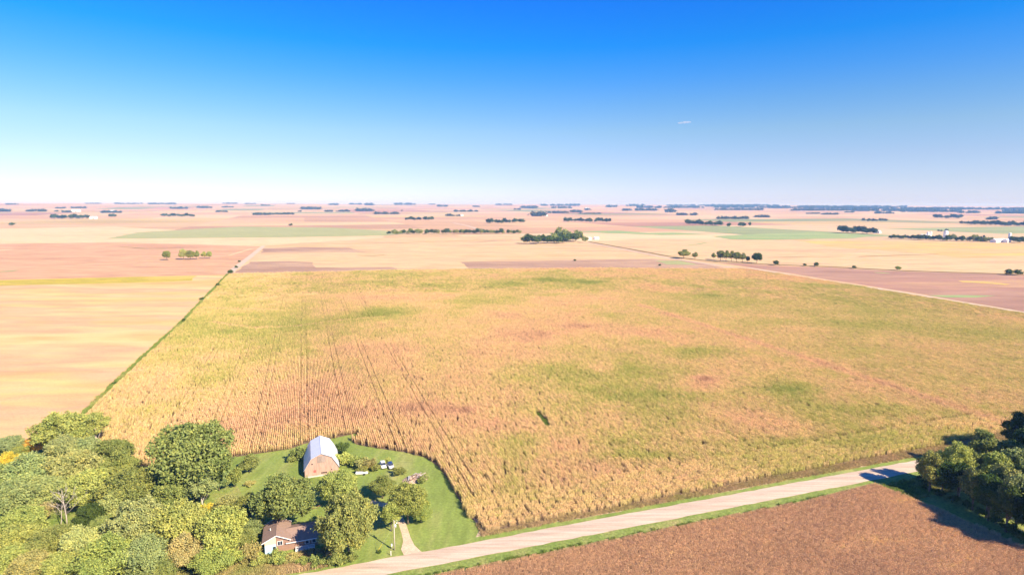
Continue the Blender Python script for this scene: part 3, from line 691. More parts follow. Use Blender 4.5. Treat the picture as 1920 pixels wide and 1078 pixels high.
TREES = [
 (122, 803, 118, 'wide', 'lime', 'wide pale green tree at the top corner of the left wood', .8), (178, 803, 52, 'airy', 'lime', 'thin pale tree with bare twigs beside the wide pale green tree', 1),
 (20, 834, 46, 'round', 'blue', 'blue green tree at the left picture edge, topmost of the wood', 1), (66, 830, 42, 'round', 'orange', 'orange tinged tree between blue green and pale green crowns', .9), (36, 846, 34, 'round', 'bright', 'small bright green round tree below the orange tinged one', .9),
 (20, 864, 50, 'round', 'yellow', 'yellow crowned tree at the left picture edge', .8), (120, 842, 72, 'round', 'grey', 'grey green tree just below the wide pale green tree', .9), (160, 842, 62, 'round', 'grey', 'grey green tree right of its grey green twin, facing the corn', .9),
 (213, 846, 70, 'round', 'olive', 'olive tree standing out into the corn edge', .9), (222, 872, 66, 'round', 'olive', 'olive tree just below the one at the corn edge', .9), (138, 875, 104, 'wide', 'pale', 'broad pale yellow green dome in the upper middle of the left wood', 1.0),
 (42, 884, 84, 'round', 'grey', 'grey green tree left of the broad pale dome', .9), (160, 912, 84, 'round', 'lime', 'fresh green tree just below the broad pale dome', .9), (243, 912, 90, 'round', 'olive', 'large dull olive tree left of the big dark tree', .95), (262, 935, 46, 'round', 'olive', 'smaller olive tree at the foot of the large dull olive one', .9),
 (88, 916, 74, 'round', 'pale', 'pale tree left of the fresh green one', .9), (20, 930, 80, 'round', 'grey', 'grey green tree at the left picture edge, mid height of the wood', .9), (70, 958, 62, 'airy', 'pinktan', 'pinkish thinning tree left of the bare dead tree', .9),
 (168, 965, 52, 'round', 'dark', 'dark green round tree right of the bare dead tree', 1.0), (222, 940, 62, 'round', 'pale', 'pale crown above the big grey green tree', 1), (256, 980, 118, 'wide', 'grey', 'big grey green tree in the middle of the left wood', 1.15), (333, 980, 98, 'round', 'lime', 'yellow green tree right of the big grey green tree', 1),
 (414, 992, 88, 'round', 'yellowgreen', 'brightest yellow green tree of the wood, left of the house', 1.15), (389, 952, 26, 'small', 'yellow', 'small golden yellow tree amid the green crowns', 1), (428, 940, 52, 'airy', 'tan', 'tan thinning tree above the brightest yellow green one', .9), (351, 1030, 68, 'round', 'pinktan', 'pinkish tan tree near the bottom of the wood', 1),
 (404, 1046, 78, 'round', 'bright', 'bright green low tree beside the tall brown weeds', .7), (42, 978, 78, 'round', 'lime', 'light green tree at the left, below the grey green edge tree', .9), (30, 1010, 76, 'round', 'lime', 'light green tree at the left picture edge, low in the wood', .9), (88, 1020, 78, 'round', 'olive', 'olive green tree low in the wood, left of the pale one', .9),
 (120, 992, 38, 'small', 'mid', 'small mid green bush tree at the foot of the dead tree', .9), (150, 1018, 78, 'round', 'pale', 'pale yellowish tree below the bare dead tree', 1), (206, 1044, 104, 'round', 'bright', 'large bright green tree at the bottom edge of the picture', .9), (272, 1040, 88, 'round', 'grey', 'grey green tree at the bottom, right of the large bright one', .95),
 (14, 1050, 74, 'round', 'lime', 'light green tree in the bottom left corner', .9), (58, 1062, 74, 'round', 'tan', 'tan tinged tree at the bottom edge, second from the corner', .9), (112, 1064, 74, 'round', 'lime', 'light green tree at the bottom edge, third from the corner', .9), (310, 1062, 60, 'round', 'mid', 'mid green tree at the bottom edge below the yellow green one', .8),
 (-40, 900, 90, 'round', 'mid', None, .9), (-50, 980, 90, 'round', 'lime', None, .9), (-45, 1060, 90, 'round', 'olive', None, .9), (60, 1120, 90, 'round', 'mid', None, .9), (160, 1130, 90, 'round', 'olive', None, .9), (260, 1110, 80, 'round', 'mid', None, .9),
 (440, 948, 46, 'round', 'olive', 'olive tree between the tan thinning tree and the lawn', .9), (455, 1010, 46, 'round', 'mid', 'mid green tree in the shade left of the house', .9), (300, 1005, 50, 'round', 'mid', 'mid green tree below the big grey green one', .9), (200, 890, 40, 'round', 'lime', 'small light green tree between the pale dome and olive trees', .9), (240, 1000, 44, 'round', 'dark', 'dark green tree in the shade below the big grey green one', .8),
 (190, 985, 50, 'round', 'mid', 'mid green tree squeezed below the dark round tree', .8), (300, 940, 40, 'round', 'mid', 'shaded mid green tree in front of the big dark tree shadow', .7), (465, 1035, 44, 'shrub', 'brown', 'brownish bush at the left end of the tall weeds', 1.2), (100, 880, 60, 'round', 'mid', 'mid green tree between the grey green tree and pale dome', .8),
]
for px, py, w, kd, ti, lab, hs in TREES:
    if lab: tree(px, py, w, kd, ti, lab, WL, hs)
    elif px > -1e3: tree(px, py, w, kd, ti, 'green tree just outside the lower left picture edge', 'edge trees of the lower left wood', hs)
YD = [
 (362, 848, 150, 'round', 'mid', 'huge green round tree standing alone before the corn', 1.0, 'trees of the farmyard'), (325, 915, 74, 'round', 'mid', 'dark green tree at the left foot of the huge round tree', .85, None), (378, 918, 64, 'airy', 'grey', 'grey thinning tree at the right foot of the huge round tree', .85, None), (410, 900, 34, 'small', 'grey', 'small grey green tree right of the huge round tree', 1.0, None),
 (439, 892, 34, 'small', 'olive', 'small rounded yard tree, the lower of two on the lawn', 1, None), (467, 867, 34, 'small', 'mid', 'small dark yard tree near the corn, left of the barn', .9, None), (533, 932, 108, 'round', 'mid', 'big dense tree between the barn and the house', 1.0, None), (634, 910, 78, 'round', 'lime', 'yellow green tree in front of the barn', .85, None),
 (652, 976, 124, 'wide', 'mid', 'largest yard tree, overhanging the right end of the house', 1.35, None), (616, 1002, 40, 'tall', 'grey', 'slim grey green tree touching the house roof', .7, None), (470, 945, 52, 'round', 'olive', 'olive tree behind the left end of the house', .95, None), (476, 985, 42, 'round', 'grey', 'grey green tree close to the left wall of the house', .9, None),
 (733, 962, 40, 'tall', 'yellowgreen', 'narrow yellow topped tree behind the utility pole', .85, None), (764, 936, 72, 'round', 'bright', 'dense bright green tree left of the driveway end', 1.1, None), (789, 955, 42, 'round', 'bright', 'bright green tree with visible trunk right of the driveway', 1.0, None), (717, 910, 46, 'round', 'olive', 'olive tree casting a long shadow on the back lawn', .9, None),
 (436, 985, 40, 'round', 'lime', None, .9, None),
]
for px, py, w, kd, ti, lab, hs, g in YD:
    tree(px, py, w, kd, ti, lab or 'light green tree between the brightest yellow green tree and the house', 'trees of the farmyard', hs)
SH = [
 (561, 847, 30, 'mid', 'green shrub behind the left corner of the barn', 1.3), (548, 858, 20, 'olive', 'olive shrub left of the barn in its shadow', 1), (639, 838, 28, 'dark', 'dark shrub behind the right side of the barn', 1), (646, 858, 30, 'yellowgreen', 'bright yellow green shrub against the right wall of the barn', 1.3), (664, 862, 26, 'lime', 'light green shrub right of the bright yellow green one', 1.1),
 (678, 866, 28, 'tan', 'tan dry shrub in the middle of the hedge by the barn', 1.1), (692, 868, 26, 'brown', 'brown green shrub left of the white car', 1.1), (704, 875, 20, 'olive', 'olive shrub touching the white car', 1), (680, 880, 20, 'olive', 'low olive shrub behind the white trailer', .9), (726, 862, 13, 'yellowgreen', 'small yellow bush behind the two cars', 1.5),
 (748, 882, 24, 'olive', 'spiky olive shrub right of the blue car', .9), (790, 899, 18, 'mid', 'green shrub at the right end of the rubble pile', 1), (798, 893, 14, 'pale', 'pale shrub right of the rubble pile', .9), (711, 1033, 9, 'dark', 'tiny dark bush on the lawn left of the utility pole', .9),
 (524, 1043, 34, 'lime', 'light green bush in front of the house window', 1.1), (504, 1047, 26, 'olive', 'olive bush in front of the blue house wall', 1), (486, 1050, 28, 'lime', 'light green bush left of the blue house wall', 1.1), (547, 1048, 26, 'tan', 'tan bush in front of the brown house wall', .9), (568, 1050, 26, 'bright', 'bright green bush below the white house foundation', .8), (596, 1048, 30, 'mid', 'green bush at the right corner of the house', 1), (628, 1046, 34, 'mid', 'green bush at the foot of the largest yard tree', .9), (655, 1042, 30, 'olive', 'olive bush right of the largest yard tree foot', .8),
 (452, 880, 12, 'tan', 'small tan bush on the lawn between two small yard trees', .8), (468, 905, 18, 'tan', 'low tan bush on the lawn above the olive tree', .8), (590, 885, 14, 'mid', 'green bush at the foot of the barn front', 1),
]
for px, py, w, ti, lab, hs in SH: tree(px, py, w, 'shrub', ti, lab, 'yard shrubs', hs, cat='shrub')

# bare dead trees
def dead_tree(px, py, hgt, label, seed, mat='pale_bark'):
    r = random.Random(seed); p = G(px, py); o = empty('dead_tree', p); mb = MB(); lb = MB()
    top = Vector((r.uniform(-1, 1), r.uniform(-.5, .5), hgt)); mb.tube([(0, 0, -.3), top * .3 + Vector((.2, 0, 0)), top * .65, top], [.02 * hgt, .015 * hgt, .010 * hgt, .02], 7)
    def limb(p0, d, ln, rad, lev):
        p1 = p0 + d * ln * .5 + Vector((r.uniform(-.1, .1), r.uniform(-.1, .1), .1)) * ln; p2 = p1 + (d + Vector((0, 0, .35))).normalized() * ln * .5
        lb.tube([p0, p1, p2], [rad, rad * .65, rad * .15], 5)
        if lev:
            for q in (p1, p0.lerp(p1, .7), p1.lerp(p2, .5)): limb(q, (d + Vector((r.uniform(-1, 1), r.uniform(-1, 1), r.uniform(0, .8)))).normalized(), ln * .5, rad * .5, lev - 1)
    for k in range(8):
        t = .3 + .08 * k; an = k * 2.4 + r.uniform(-.4, .4); limb(top * t, Vector((math.cos(an), math.sin(an), .7)).normalized(), hgt * (.58 - .05 * k), .0085 * hgt, 2)
    mb.build('trunk', M[mat], o, True); lb.build('branches', M[mat], o, True)
    return tag(o, label, 'tree', 'dead trees')
dead_tree(126, 986, 10.5, 'bare pale dead tree in the middle of the left wood', 1); dead_tree(113, 988, 7, 'smaller bare stem left of the pale dead tree', 2); dead_tree(474, 985, 6.5, 'white bare snag beside the house', 3); dead_tree(1798, 930, 8, 'bare crooked dead tree at the dark edge of the right wood', 4); dead_tree(155, 955, 7, 'bare forked twigs above the dark round tree', 5)

# the dark wood on the right of the road
WR = [
 (1791, 864, 54, 'round', 'yellowgreen', 'bright yellow green tree at the front of the right wood', 1.7), (1747, 876, 44, 'tall', 'olive', 'olive tree at the left tip of the right wood beside the road', 1.1), (1845, 838, 48, 'tall', 'mid', 'mid green tree behind the bright yellow green one', 1), (1862, 852, 44, 'tall', 'olive', 'olive tree right of its mid green neighbour by the road', 1),
 (1866, 880, 48, 'tall', 'yellowgreen', 'yellow green tree in the middle of the right wood', 1.1), (1832, 872, 34, 'tall', 'mid', 'mid green tree between the two yellow green ones', 1.1), (1908, 806, 46, 'tall', 'dark', 'dark tree on the far side of the road at the picture edge', 1.1), (1950, 800, 60, 'tall', 'dark', None, 1.1), (1925, 835, 46, 'tall', 'dark', 'dark tree at the right picture edge below the far side tree', 1.1), (1896, 856, 46, 'tall', 'mid', 'mid green tree near the right picture edge by the road', 1),
 (1905, 876, 52, 'tall', 'grey', 'pale grey green tree at the right picture edge', 1.1), (1828, 908, 44, 'tall', 'mid', 'mid green tree at the field edge of the right wood', 1.1), (1855, 920, 46, 'tall', 'dark', 'dark green tree at the field edge, left of the brownish one', 1.1), (1902, 920, 62, 'airy', 'tan', 'brownish tree at the right picture edge', 1.2), (1912, 930, 60, 'tall', 'grey', 'grey green tree below the brownish one', 1.1), (1893, 942, 56, 'tall', 'dark', 'dark tree low on the right, nearest the bean field', 1),
 (1770, 890, 40, 'tall', 'dark', 'dark tree below the left tip of the right wood', 1), (1800, 895, 44, 'tall', 'deep', 'very dark tree beneath the bright yellow green one', 1), (1735, 893, 26, 'small', 'dark', 'small dark tree at the roadside tip of the right wood', 1), (1938, 962, 60, 'tall', 'deep', 'very dark tree in the lower right of the wood', 1),
 (1880, 905, 50, 'tall', 'mid', 'green tree inside the right wood, below the yellow green one', 1.2), (1935, 905, 56, 'tall', 'mid', 'green tree cut by the right picture edge, behind the brownish one', 1.2), (1858, 928, 42, 'tall', 'dark', 'dark tree at the field edge, below the other dark green one', 1.15), (1828, 916, 34, 'tall', 'deep', 'very dark tree at the field edge near the bare dead tree', 1.1),
 (1934, 940, 54, 'tall', 'dark', 'dark tree at the right picture edge, low in the wood', 1.15),
 (1960, 850, 70, 'tall', 'mid', None, 1), (1975, 900, 80, 'tall', 'mid', None, 1), (1980, 960, 80, 'tall', 'mid', None, 1), (2050, 880, 90, 'tall', 'mid', None, 1), (2060, 960, 90, 'tall', 'mid', None, 1), (2020, 820, 70, 'tall', 'mid', None, 1), (2010, 790, 70, 'tall', 'dark', None, 1.1),
]
for px, py, w, kd, ti, lab, hs in WR:
    if lab: tree(px, py, w, kd, ti, lab, 'trees of the right wood', hs)
    else: tree(px, py, w, kd, ti, 'green tree just outside the right picture edge', 'edge trees of the right wood', hs)
for (px, py, w), od in zip([(1738, 912, 14), (1762, 922, 16), (1790, 934, 18), (1815, 944, 18), (1842, 958, 20), (1868, 972, 22), (1893, 988, 24), (1915, 1004, 24)], 'first second third fourth fifth sixth seventh eighth'.split()):
    tree(px, py, w, 'shrub', 'dark', od + ' dark low bush from the road along the bean field side of the right wood', 'bushes along the right wood', 1.2, cat='shrub')

# ------------------------------------------------------------------ trees of the middle distance, one by one
def far_tree(px, pybase, hpx, tint, label, group, kind='far', wf=1.0, seed=None, cat='tree', name=None, parts=False):
    p = G(px, pybase); hgt = hpx * depth(p) / F
    cm, tm, w, mid, tot = PT[kind][0]; s = hgt / tot
    return plant(name or ('bush' if cat == 'bush' else 'distant_tree'), kind, p, w * s * wf, tint, label, group, cat, 1 / wf, seed, parts)
for px, py, h_, ti, wf, lab in [(313, 488, 18, 'olive', .85, 'single round tree left of the small clump in the reddish field'), (344, 487, 21, 'pale', .75, 'tallest pale tree of the clump in the reddish field'), (357, 487, 18, 'olive', .8, 'olive tree second in the clump in the reddish field'), (369, 486.5, 16, 'olive', .7, 'olive tree third in the clump in the reddish field'), (383, 485, 13, 'lime', .8, 'lighter green tree, left of the pair right of the clump'), (393, 485, 14, 'lime', .75, 'lighter green tree, right of the pair right of the clump'),
        (1282, 485, 17, 'olive', 1.25, 'broad round tree at the left end of the ditch trees'), (1303, 486, 13, 'olive', .85, 'smaller tree right of the broad round ditch tree'), (1338, 486.5, 12, 'olive', .7, 'small pale tree left of the ditch tree row'), (1351, 489, 20, 'mid', .75, 'first tall tree of the close ditch row'), (1361, 490, 20, 'mid', .7, 'second tall tree of the close ditch row'), (1371, 490, 19, 'olive', .75, 'third tall tree of the close ditch row'), (1381, 491, 19, 'mid', .75, 'fourth tall tree of the close ditch row'), (1392, 491.5, 17, 'olive', .8, 'fifth tall tree of the close ditch row'), (1402, 492, 12, 'dark', .7, 'small dark tree at the right end of the close ditch row'), (1419, 493.5, 20, 'dark', .95, 'dark dense tree standing alone right of the ditch row')]:
    far_tree(px, py, h_, ti, lab, 'field trees in the middle distance', 'round', wf, parts=True)
for px, py, h_, lab in [(1455, 497.5, 9, 'dark round bush right of the lone dense ditch tree'), (1509, 499, 5, 'tiny bush left of a rounder bush on the ditch line'), (1530, 500, 8, 'rounded bush in the middle of the ditch line'), (1601, 504, 6, 'small bush between two larger ones on the ditch line'), (1684, 507, 8, 'bright bush on the ditch line above the purple brown field'), (1891, 516, 11, 'left of two dark bushes near the right picture edge'), (1908, 516.5, 11, 'right of two dark bushes near the right picture edge'),
        (432, 514, 8, 'dark bush at the far left corner of the corn'), (409, 538, 7, 'bush on the fence line nearest the far corner'), (378, 563, 6, 'second bush down the fence line'), (345, 604, 7, 'third bush down the fence line'), (271, 672, 5, 'small fourth bush down the fence line'), (214, 722, 7, 'fifth bush down the fence line, nearest the wood'), (443, 503, 5, 'tiny bush beside the farm lane'), (449, 492, 4, 'tiny bush higher up the farm lane'), (22, 424, 7, 'lone far tree by the left picture edge'), (545, 424, 5, 'lone far bush at the upper end of the grey green field'), (1078, 490, 4, 'low bush on the far brown strip'), (1237, 499, 4, 'dark low bush on the dull green patch')]:
    far_tree(px, py, h_, 'mid' if 'bright' in lab else 'dark', lab, 'bushes along field edges', 'far', 1.25, cat='bush')
# groves: every tree of the nearer ones on its own
ORD = 'first second third fourth fifth sixth seventh eighth ninth tenth eleventh twelfth thirteenth fourteenth fifteenth sixteenth seventeenth eighteenth nineteenth twentieth twenty-first twenty-second twenty-third twenty-fourth twenty-fifth twenty-sixth'.split()
def grove(x0, x1, y0, y1, h_, n_, tint, label, group, wf=1.0, kind='far', jit=.25, dy=1.2):
    for i in range(n_):
        t = (i + .5) / n_; px = x0 + (x1 - x0) * t + vr.uniform(-.4, .4) * (x1 - x0) / n_
        lab = ('%s %s' % (ORD[i], re.sub(r' (of|in) the', r' from the left \1 the', label, count=1))) if n_ > 1 else label
        far_tree(px, y0 + (y1 - y0) * t - vr.random() * dy, h_ * vr.uniform(1 - jit, 1 + jit), vr.choice(tint), lab, group, kind, wf)
D = ['dark', 'dark', 'deep']; DM = ['mid', 'dark', 'olive', 'dark']
grove(980, 1062, 458, 457, 15, 9, DM, 'round tree in the front row of the dense grove', 'dense grove by the farmhouse', 1.15)
grove(1030, 1092, 455, 454, 19, 7, DM, 'taller tree in the back row of the dense grove', 'dense grove by the farmhouse', .95, dy=3)
grove(1043, 1052, 450, 449, 20, 2, ['mid'], 'tallest tree of the back of the dense grove', 'dense grove by the farmhouse', .6)
far_tree(1096, 455, 12, 'mid', 'single tree between the dense grove and the white farmhouse', 'dense grove by the farmhouse', 'far', 1.1)
grove(727, 900, 440.5, 438.5, 8.5, 26, DM, 'tree in the left part of the long tree row', 'long tree row', 1.1)
grove(893, 978, 439, 439, 8.5, 14, DM, 'tree in the right part of the long tree row', 'long tree row', 1.0)
grove(915, 981, 420, 418.5, 8, 12, D, 'tree of the small grove above the long tree row', 'small grove above the tree row', 1.1)
grove(1057, 1147, 417, 417.5, 7, 16, D, 'tree of the level grove beyond the dense grove', 'level grove', 1.1)
grove(1285, 1356, 422, 424.5, 8.5, 12, D, 'tree of the grove left of two single far trees', 'grove by single far trees', 1.1)
far_tree(1366, 426, 8, 'dark', 'first single tree right of the far grove', 'grove by single far trees'); grove(1383, 1399, 425.5, 426, 9, 3, D, 'tree of the little trio right of the far grove', 'grove by single far trees'); far_tree(1406, 425, 9, 'dark', 'slim single tree at the right end of the far grove', 'grove by single far trees', 'far', .6)
grove(758, 814, 414, 414, 6, 10, D, 'tree of the square grove beyond the long tree row', 'square grove', 1.2)
grove(1573, 1640, 437, 439.5, 11, 11, D, 'tree of the dark grove beside the green pasture', 'dark grove by the pasture', 1.1)
grove(1668, 1760, 448, 452, 8, 16, D, 'tree in the left half of the far right windbreak', 'far right windbreak', 1.1)
grove(1758, 1862, 452.5, 454, 9, 16, ['mid', 'dark', 'olive'], 'tree in the middle of the far right windbreak', 'far right windbreak', 1.0, jit=.4)
grove(1826, 1850, 452, 453, 11, 5, ['deep'], 'pointed conifer in the far right windbreak', 'far right windbreak', 1.0, 'farconifer')
grove(1896, 1935, 455.5, 456, 10, 6, D, 'tree of the grove right of the far silo', 'far right windbreak', 1.1)
grove(1800, 1818, 421, 421.5, 5, 3, D, 'tree of the three before the long right belt', 'long belt near the right edge', 1.1)
grove(1820, 1935, 422.5, 425.5, 8.5, 20, ['deep', 'dark'], 'tree of the long dark belt near the right edge', 'long belt near the right edge', 1.2)
grove(1617, 1663, 416, 416, 5, 8, D, 'tree of the thin grove above the pasture grove', 'thin grove', 1.1)
grove(1750, 1805, 410.5, 410.5, 7, 9, D, 'tree of the high far grove near the right edge', 'high far grove', 1.2)
grove(98, 168, 411, 411, 8, 12, D, 'tree of the far left grove beside white sheds', 'far left grove', 1.1)
grove(206, 219, 409, 408, 6, 3, D, 'tree of the small trio right of the far left sheds', 'far left trio', 1.1)
grove(303, 366, 407.5, 407.5, 6, 11, D, 'tree of the flat far grove above the reddish field', 'flat topped far grove', 1.2)
grove(1757, 1777, 434.5, 435, 4.5, 3, D, 'low bush of the three above the far right windbreak', 'low bushes above the windbreak', 1.2)

# the remotest belts read as one blue mass: one mesh
bx = []
for (x0, x1, y0, h_) in [(0, 20, 397.5, 6), (50, 86, 397, 5), (104, 122, 391.5, 3), (134, 160, 391, 3.5), (102, 108, 397, 3), (117, 133, 398.5, 4), (190, 229, 399.5, 5), (12, 34, 384, 2.5), (160, 190, 382.5, 2), (215, 268, 383, 2.5), (278, 330, 383.5, 3), (320, 352, 392, 4), (370, 402, 390.5, 4), (416, 437, 389.5, 3), (405, 427, 398, 3), (418, 444, 382.5, 2.5), (460, 480, 383, 2), (475, 510, 403.5, 5), (512, 550, 402.5, 4), (490, 505, 386, 2.5), (538, 552, 381, 1.8), (563, 600, 393, 5), (558, 566, 397.5, 3), (608, 624, 397.5, 3.5), (630, 656, 397.5, 4), (616, 634, 385, 4), (655, 680, 383.5, 3), (684, 700, 385.5, 5), (668, 706, 396.5, 6), (704, 748, 402, 5), (740, 778, 384.5, 4), (752, 754, 396, 3), (802, 816, 382, 2), (820, 838, 388, 4), (835, 862, 405.5, 4.5), (853, 895, 397.5, 4), (886, 900, 388.5, 3), (930, 960, 385, 3), (978, 1005, 391, 5), (963, 976, 394, 3), (996, 1023, 406, 9), (1015, 1085, 386.5, 4), (1035, 1072, 391, 4), (1028, 1066, 400, 4), (1070, 1090, 398.5, 5), (1085, 1127, 401.5, 2.5), (1098, 1107, 394.5, 4), (1136, 1156, 389, 5), (1168, 1230, 395.5, 4.5), (1175, 1210, 387, 4), (1195, 1320, 390.5, 4.5), (1245, 1265, 398.5, 7), (1270, 1305, 404, 5), (1320, 1420, 388, 4.5), (1337, 1430, 394.5, 4), (1345, 1402, 411, 6), (1415, 1442, 408, 5), (1340, 1480, 390.5, 4.5), (1440, 1560, 391, 5), (1480, 1600, 395.5, 5), (1512, 1536, 401.5, 3), (1540, 1570, 403, 4), (1560, 1680, 392, 5), (1584, 1600, 399, 3), (1640, 1675, 401, 5), (1600, 1760, 396.5, 6), (1690, 1800, 398, 6), (1690, 1830, 392.5, 4), (1800, 1835, 400, 5), (1780, 1935, 393.5, 4.5), (1850, 1868, 412, 6), (1868, 1935, 401, 5), (1880, 1935, 397, 4), (1500, 1700, 389, 3.5), (1250, 1460, 386.5, 3)]:
    n_ = max(2, int((x1 - x0) / (h_ * .55)))
    for i in range(n_ * 2):
        px = x0 + (x1 - x0) * rng.random(); p = G(px, y0 - rng.random() * .6); bx.append((p.x, p.y, p.z - 1, h_ * rng.uniform(.4, .9) * depth(p) / F))
fv, ffc, ftn, _ = crown(777, 14, 13, .2, 8, 130, 3.2)
vv = []; tt_ = []
for x, y, z, hh in bx:
    a = rng.uniform(0, 6.28); s = hh / 13.2; R_ = np.array([[math.cos(a), -math.sin(a), 0], [math.sin(a), math.cos(a), 0], [0, 0, 1]])
    vv.append((fv * (s * 1.25, s * 1.25, s)) @ R_.T + (x, y, z)); tt_.append(ftn)
vv = np.concatenate(vv); tt_ = np.concatenate(tt_)
me = np_mesh('distant_woods', vv, np.arange(len(vv)).reshape(-1, 4), mats=[M['leaf']]); a = me.attributes.new('tone', 'FLOAT', 'POINT'); a.data.foreach_set('value', tt_.astype(np.float32))
o = link('distant_woods', me); o.color = (.07, .10, .035, 1); tag(o, 'hazy blue belts of distant trees along the horizon', 'woods', kind='stuff')

# ------------------------------------------------------------------ barn
M['barn_wood'] = plain('barn_wood', (0.45, 0.285, 0.225), .9, 0, .34, 1.3, (3.0, 3.0, .35))
M['barn_dark'] = plain('barn_dark', (0.30, 0.225, 0.19), .9, 0, .25, 2, (3, 3, .4))
M['barn_red'] = plain('barn_red', (0.42, 0.12, 0.10), .9)
M['tin'] = plain('tin', (0.74, 0.74, 0.76), .42, .15, .06, .7, (2, .3, .3))
M['dark'] = plain('dark_opening', (0.025, 0.022, 0.022), .7)
M['trim'] = plain('white_trim', (0.80, 0.78, 0.74), .6, 0, .05)
M['glass'] = plain('window_glass', (0.04, 0.05, 0.07), .12, 0, .1)
M['shingle'] = plain('shingle', (0.29, 0.195, 0.155), .9, 0, .16, 1.6, (1, 1, 1))
M['siding'] = plain('brown_siding', (0.31, 0.185, 0.135), .85, 0, .14, 1.5, (.4, .4, 5))
M['blue_wall'] = plain('blue_wall', (0.46, 0.66, 0.80), .8, 0, .10, 1.0)
M['tan_wall'] = plain('tan_wall', (0.72, 0.57, 0.38), .85, 0, .08, 1.0)
M['concrete'] = plain('concrete', (0.50, 0.46, 0.42), .9, 0, .12)
BW, BL, BE, BK, BP = 10.7, 15.6, 2.8, 6.3, 7.8; kx = 3.25; hx = BW / 2
bo = G(572, 897) + E2 * .2
barn = empty('barn', bo + E1 * hx + E2 * BL / 2, A1)
tag(barn, 'weathered pinkish wooden barn with a pale tin gambrel roof', 'barn')
prof = [(-hx, 0), (hx, 0), (hx, BE), (kx, BK), (0, BP), (-kx, BK), (-hx, BE)]
MB().prism([(x, z - .2 if z == 0 else z) for x, z in prof], -BL / 2, BL / 2).build('wall', M['barn_wood'], barn)
roof = MB().prism([(-kx, BK + .05), (0, BP + .05), (kx, BK + .05), (kx, BK + .09), (0, BP + .10), (-kx, BK + .09)], -BL / 2 - .3, BL / 2 + .3).build('roof', M['tin'], barn)
def slab(p, q, y0, y1, th):
    p = Vector((p[0], 0, p[1])); q = Vector((q[0], 0, q[1])); d = (q - p).normalized(); nn = Vector((-d.z, 0, d.x))
    if nn.z < 0: nn = -nn
    vs = [(a + nn * t) + Vector((0, y, 0)) for y in (y0, y1) for t in (.0, th) for a in (p, q)]
    return MB().add(vs, [(0, 1, 3, 2), (4, 6, 7, 5), (0, 4, 5, 1), (2, 3, 7, 6), (0, 2, 6, 4), (1, 5, 7, 3)])
ov = .45
lowr = Vector((hx - kx, 0, BE - BK)).normalized()
for sx_ in (-1, 1):
    for nm, p, q in (('upper', (0, BP + .11), (sx_ * (kx + .02), BK + .10)), ('lower', (sx_ * kx, BK + .09), (sx_ * (hx + lowr.x * ov + .06), BE + lowr.z * ov + .06))):
        n_ = 7
        for i in range(n_):
            y0 = -BL / 2 - .35 + (BL + .7) * i / n_; y1 = -BL / 2 - .35 + (BL + .7) * (i + 1) / n_ - .025
            slab(p, q, y0, y1, .05 + .008 * (i % 2)).build('roof_panel', M['tin'], roof)
MB().tube([(0, -BL / 2 - .36, BP + .20), (0, BL / 2 + .36, BP + .20)], .09, 6).build('ridge_cap', M['tin'], roof)
fy = -BL / 2
hd = MB().box(-1.35, 1.35, fy - .05, fy - .002, 4.75, 7.0).build('hay_door', M['barn_dark'], barn)
MB().box(-1.30, -.05, fy - .09, fy - .052, 4.85, 6.85).build('door_leaf', M['barn_dark'], hd); MB().box(.05, 1.30, fy - .09, fy - .052, 4.85, 6.85).build('door_leaf', plain('barn_grey', (.36, .27, .23), .9, 0, .2, 2, (3, 3, .4)), hd)
for x0, x1, z0, z1, mt in [(-3.2, -2.7, 4.4, 4.75, 'dark'), (-2.6, -1.8, 1.55, 2.4, 'barn_red'), (3.0, 3.3, 1.7, 2.1, 'dark')]:
    w_ = MB().box(x0, x1, fy - .06, fy - .003, z0, z1).build('window', M[mt], barn)
    if mt != 'barn_red': MB().box(x0 - .08, x1 + .08, fy - .03, fy - .002, z0 - .08, z1 + .08).build('frame', M['barn_wood'], w_)
for i in range(4):
    MB().box(-.2 + i * .48, .18 + i * .48, fy - .06, fy - .003, .95, 1.35).build('window', M['dark'], barn)
MB().box(-hx - .02, hx + .02, fy - .10, fy - .01, -.2, .45).build('foundation', M['concrete'], barn)
for sx_ in (-1, 1):
    slab((0, BP - .02), (sx_ * kx, BK - .02), fy - .16, fy - .004, .07).build('rake_trim', M['barn_dark'], barn); slab((sx_ * kx, BK - .02), (sx_ * (hx + .1), BE - .05), fy - .16, fy - .004, .07).build('rake_trim', M['barn_dark'], barn)

# ------------------------------------------------------------------ house
house = empty('house', G(497, 1039), A1)
tag(house, 'low brown roofed house with a light blue gable front, half hidden by trees', 'house')
WX, WY, EZ, PZ = 5.7, 8.6, 3.35, 4.75
MB().prism([(0, -.2), (WX, -.2), (WX, EZ), (WX / 2, PZ), (0, EZ)], .0, WY).build('wall', M['siding'], house)
bl_ = MB().box(.02, 2.75, -.05, -.002, -.2, 2.35).build('wall_panel', M['blue_wall'], house); bl_['label'] = 'light blue lower front wall'
tn_ = MB().prism([(.02, 2.36), (2.75, 2.36), (2.75, PZ - .1), (.02, EZ - .05)], -.05, -.002).build('wall_panel', M['tan_wall'], house); tn_['label'] = 'tan upper gable wall'
dr = MB().box(1.95, 2.65, -.10, -.052, 0, 1.75).build('door', M['dark'], house); MB().box(1.86, 1.95, -.11, -.052, 0, 1.85).build('frame', M['blue_wall'], dr)
rf = MB().prism([(-.65, EZ - .25), (WX / 2, PZ + .06), (WX + .65, EZ - .25), (WX + .65, EZ - .13), (WX / 2, PZ + .2), (-.65, EZ - .13)], -.5, WY + .4).build('roof', M['shingle'], house)
for a, b_ in (((-.68, EZ - .28), (WX / 2, PZ + .02)), ((WX / 2, PZ + .02), (WX + .68, EZ - .28))):
    slab(a, b_, -.58, -.502, .2).build('fascia', M['trim'], rf); slab(a, b_, WY + .402, WY + .48, .2).build('fascia', M['trim'], rf)
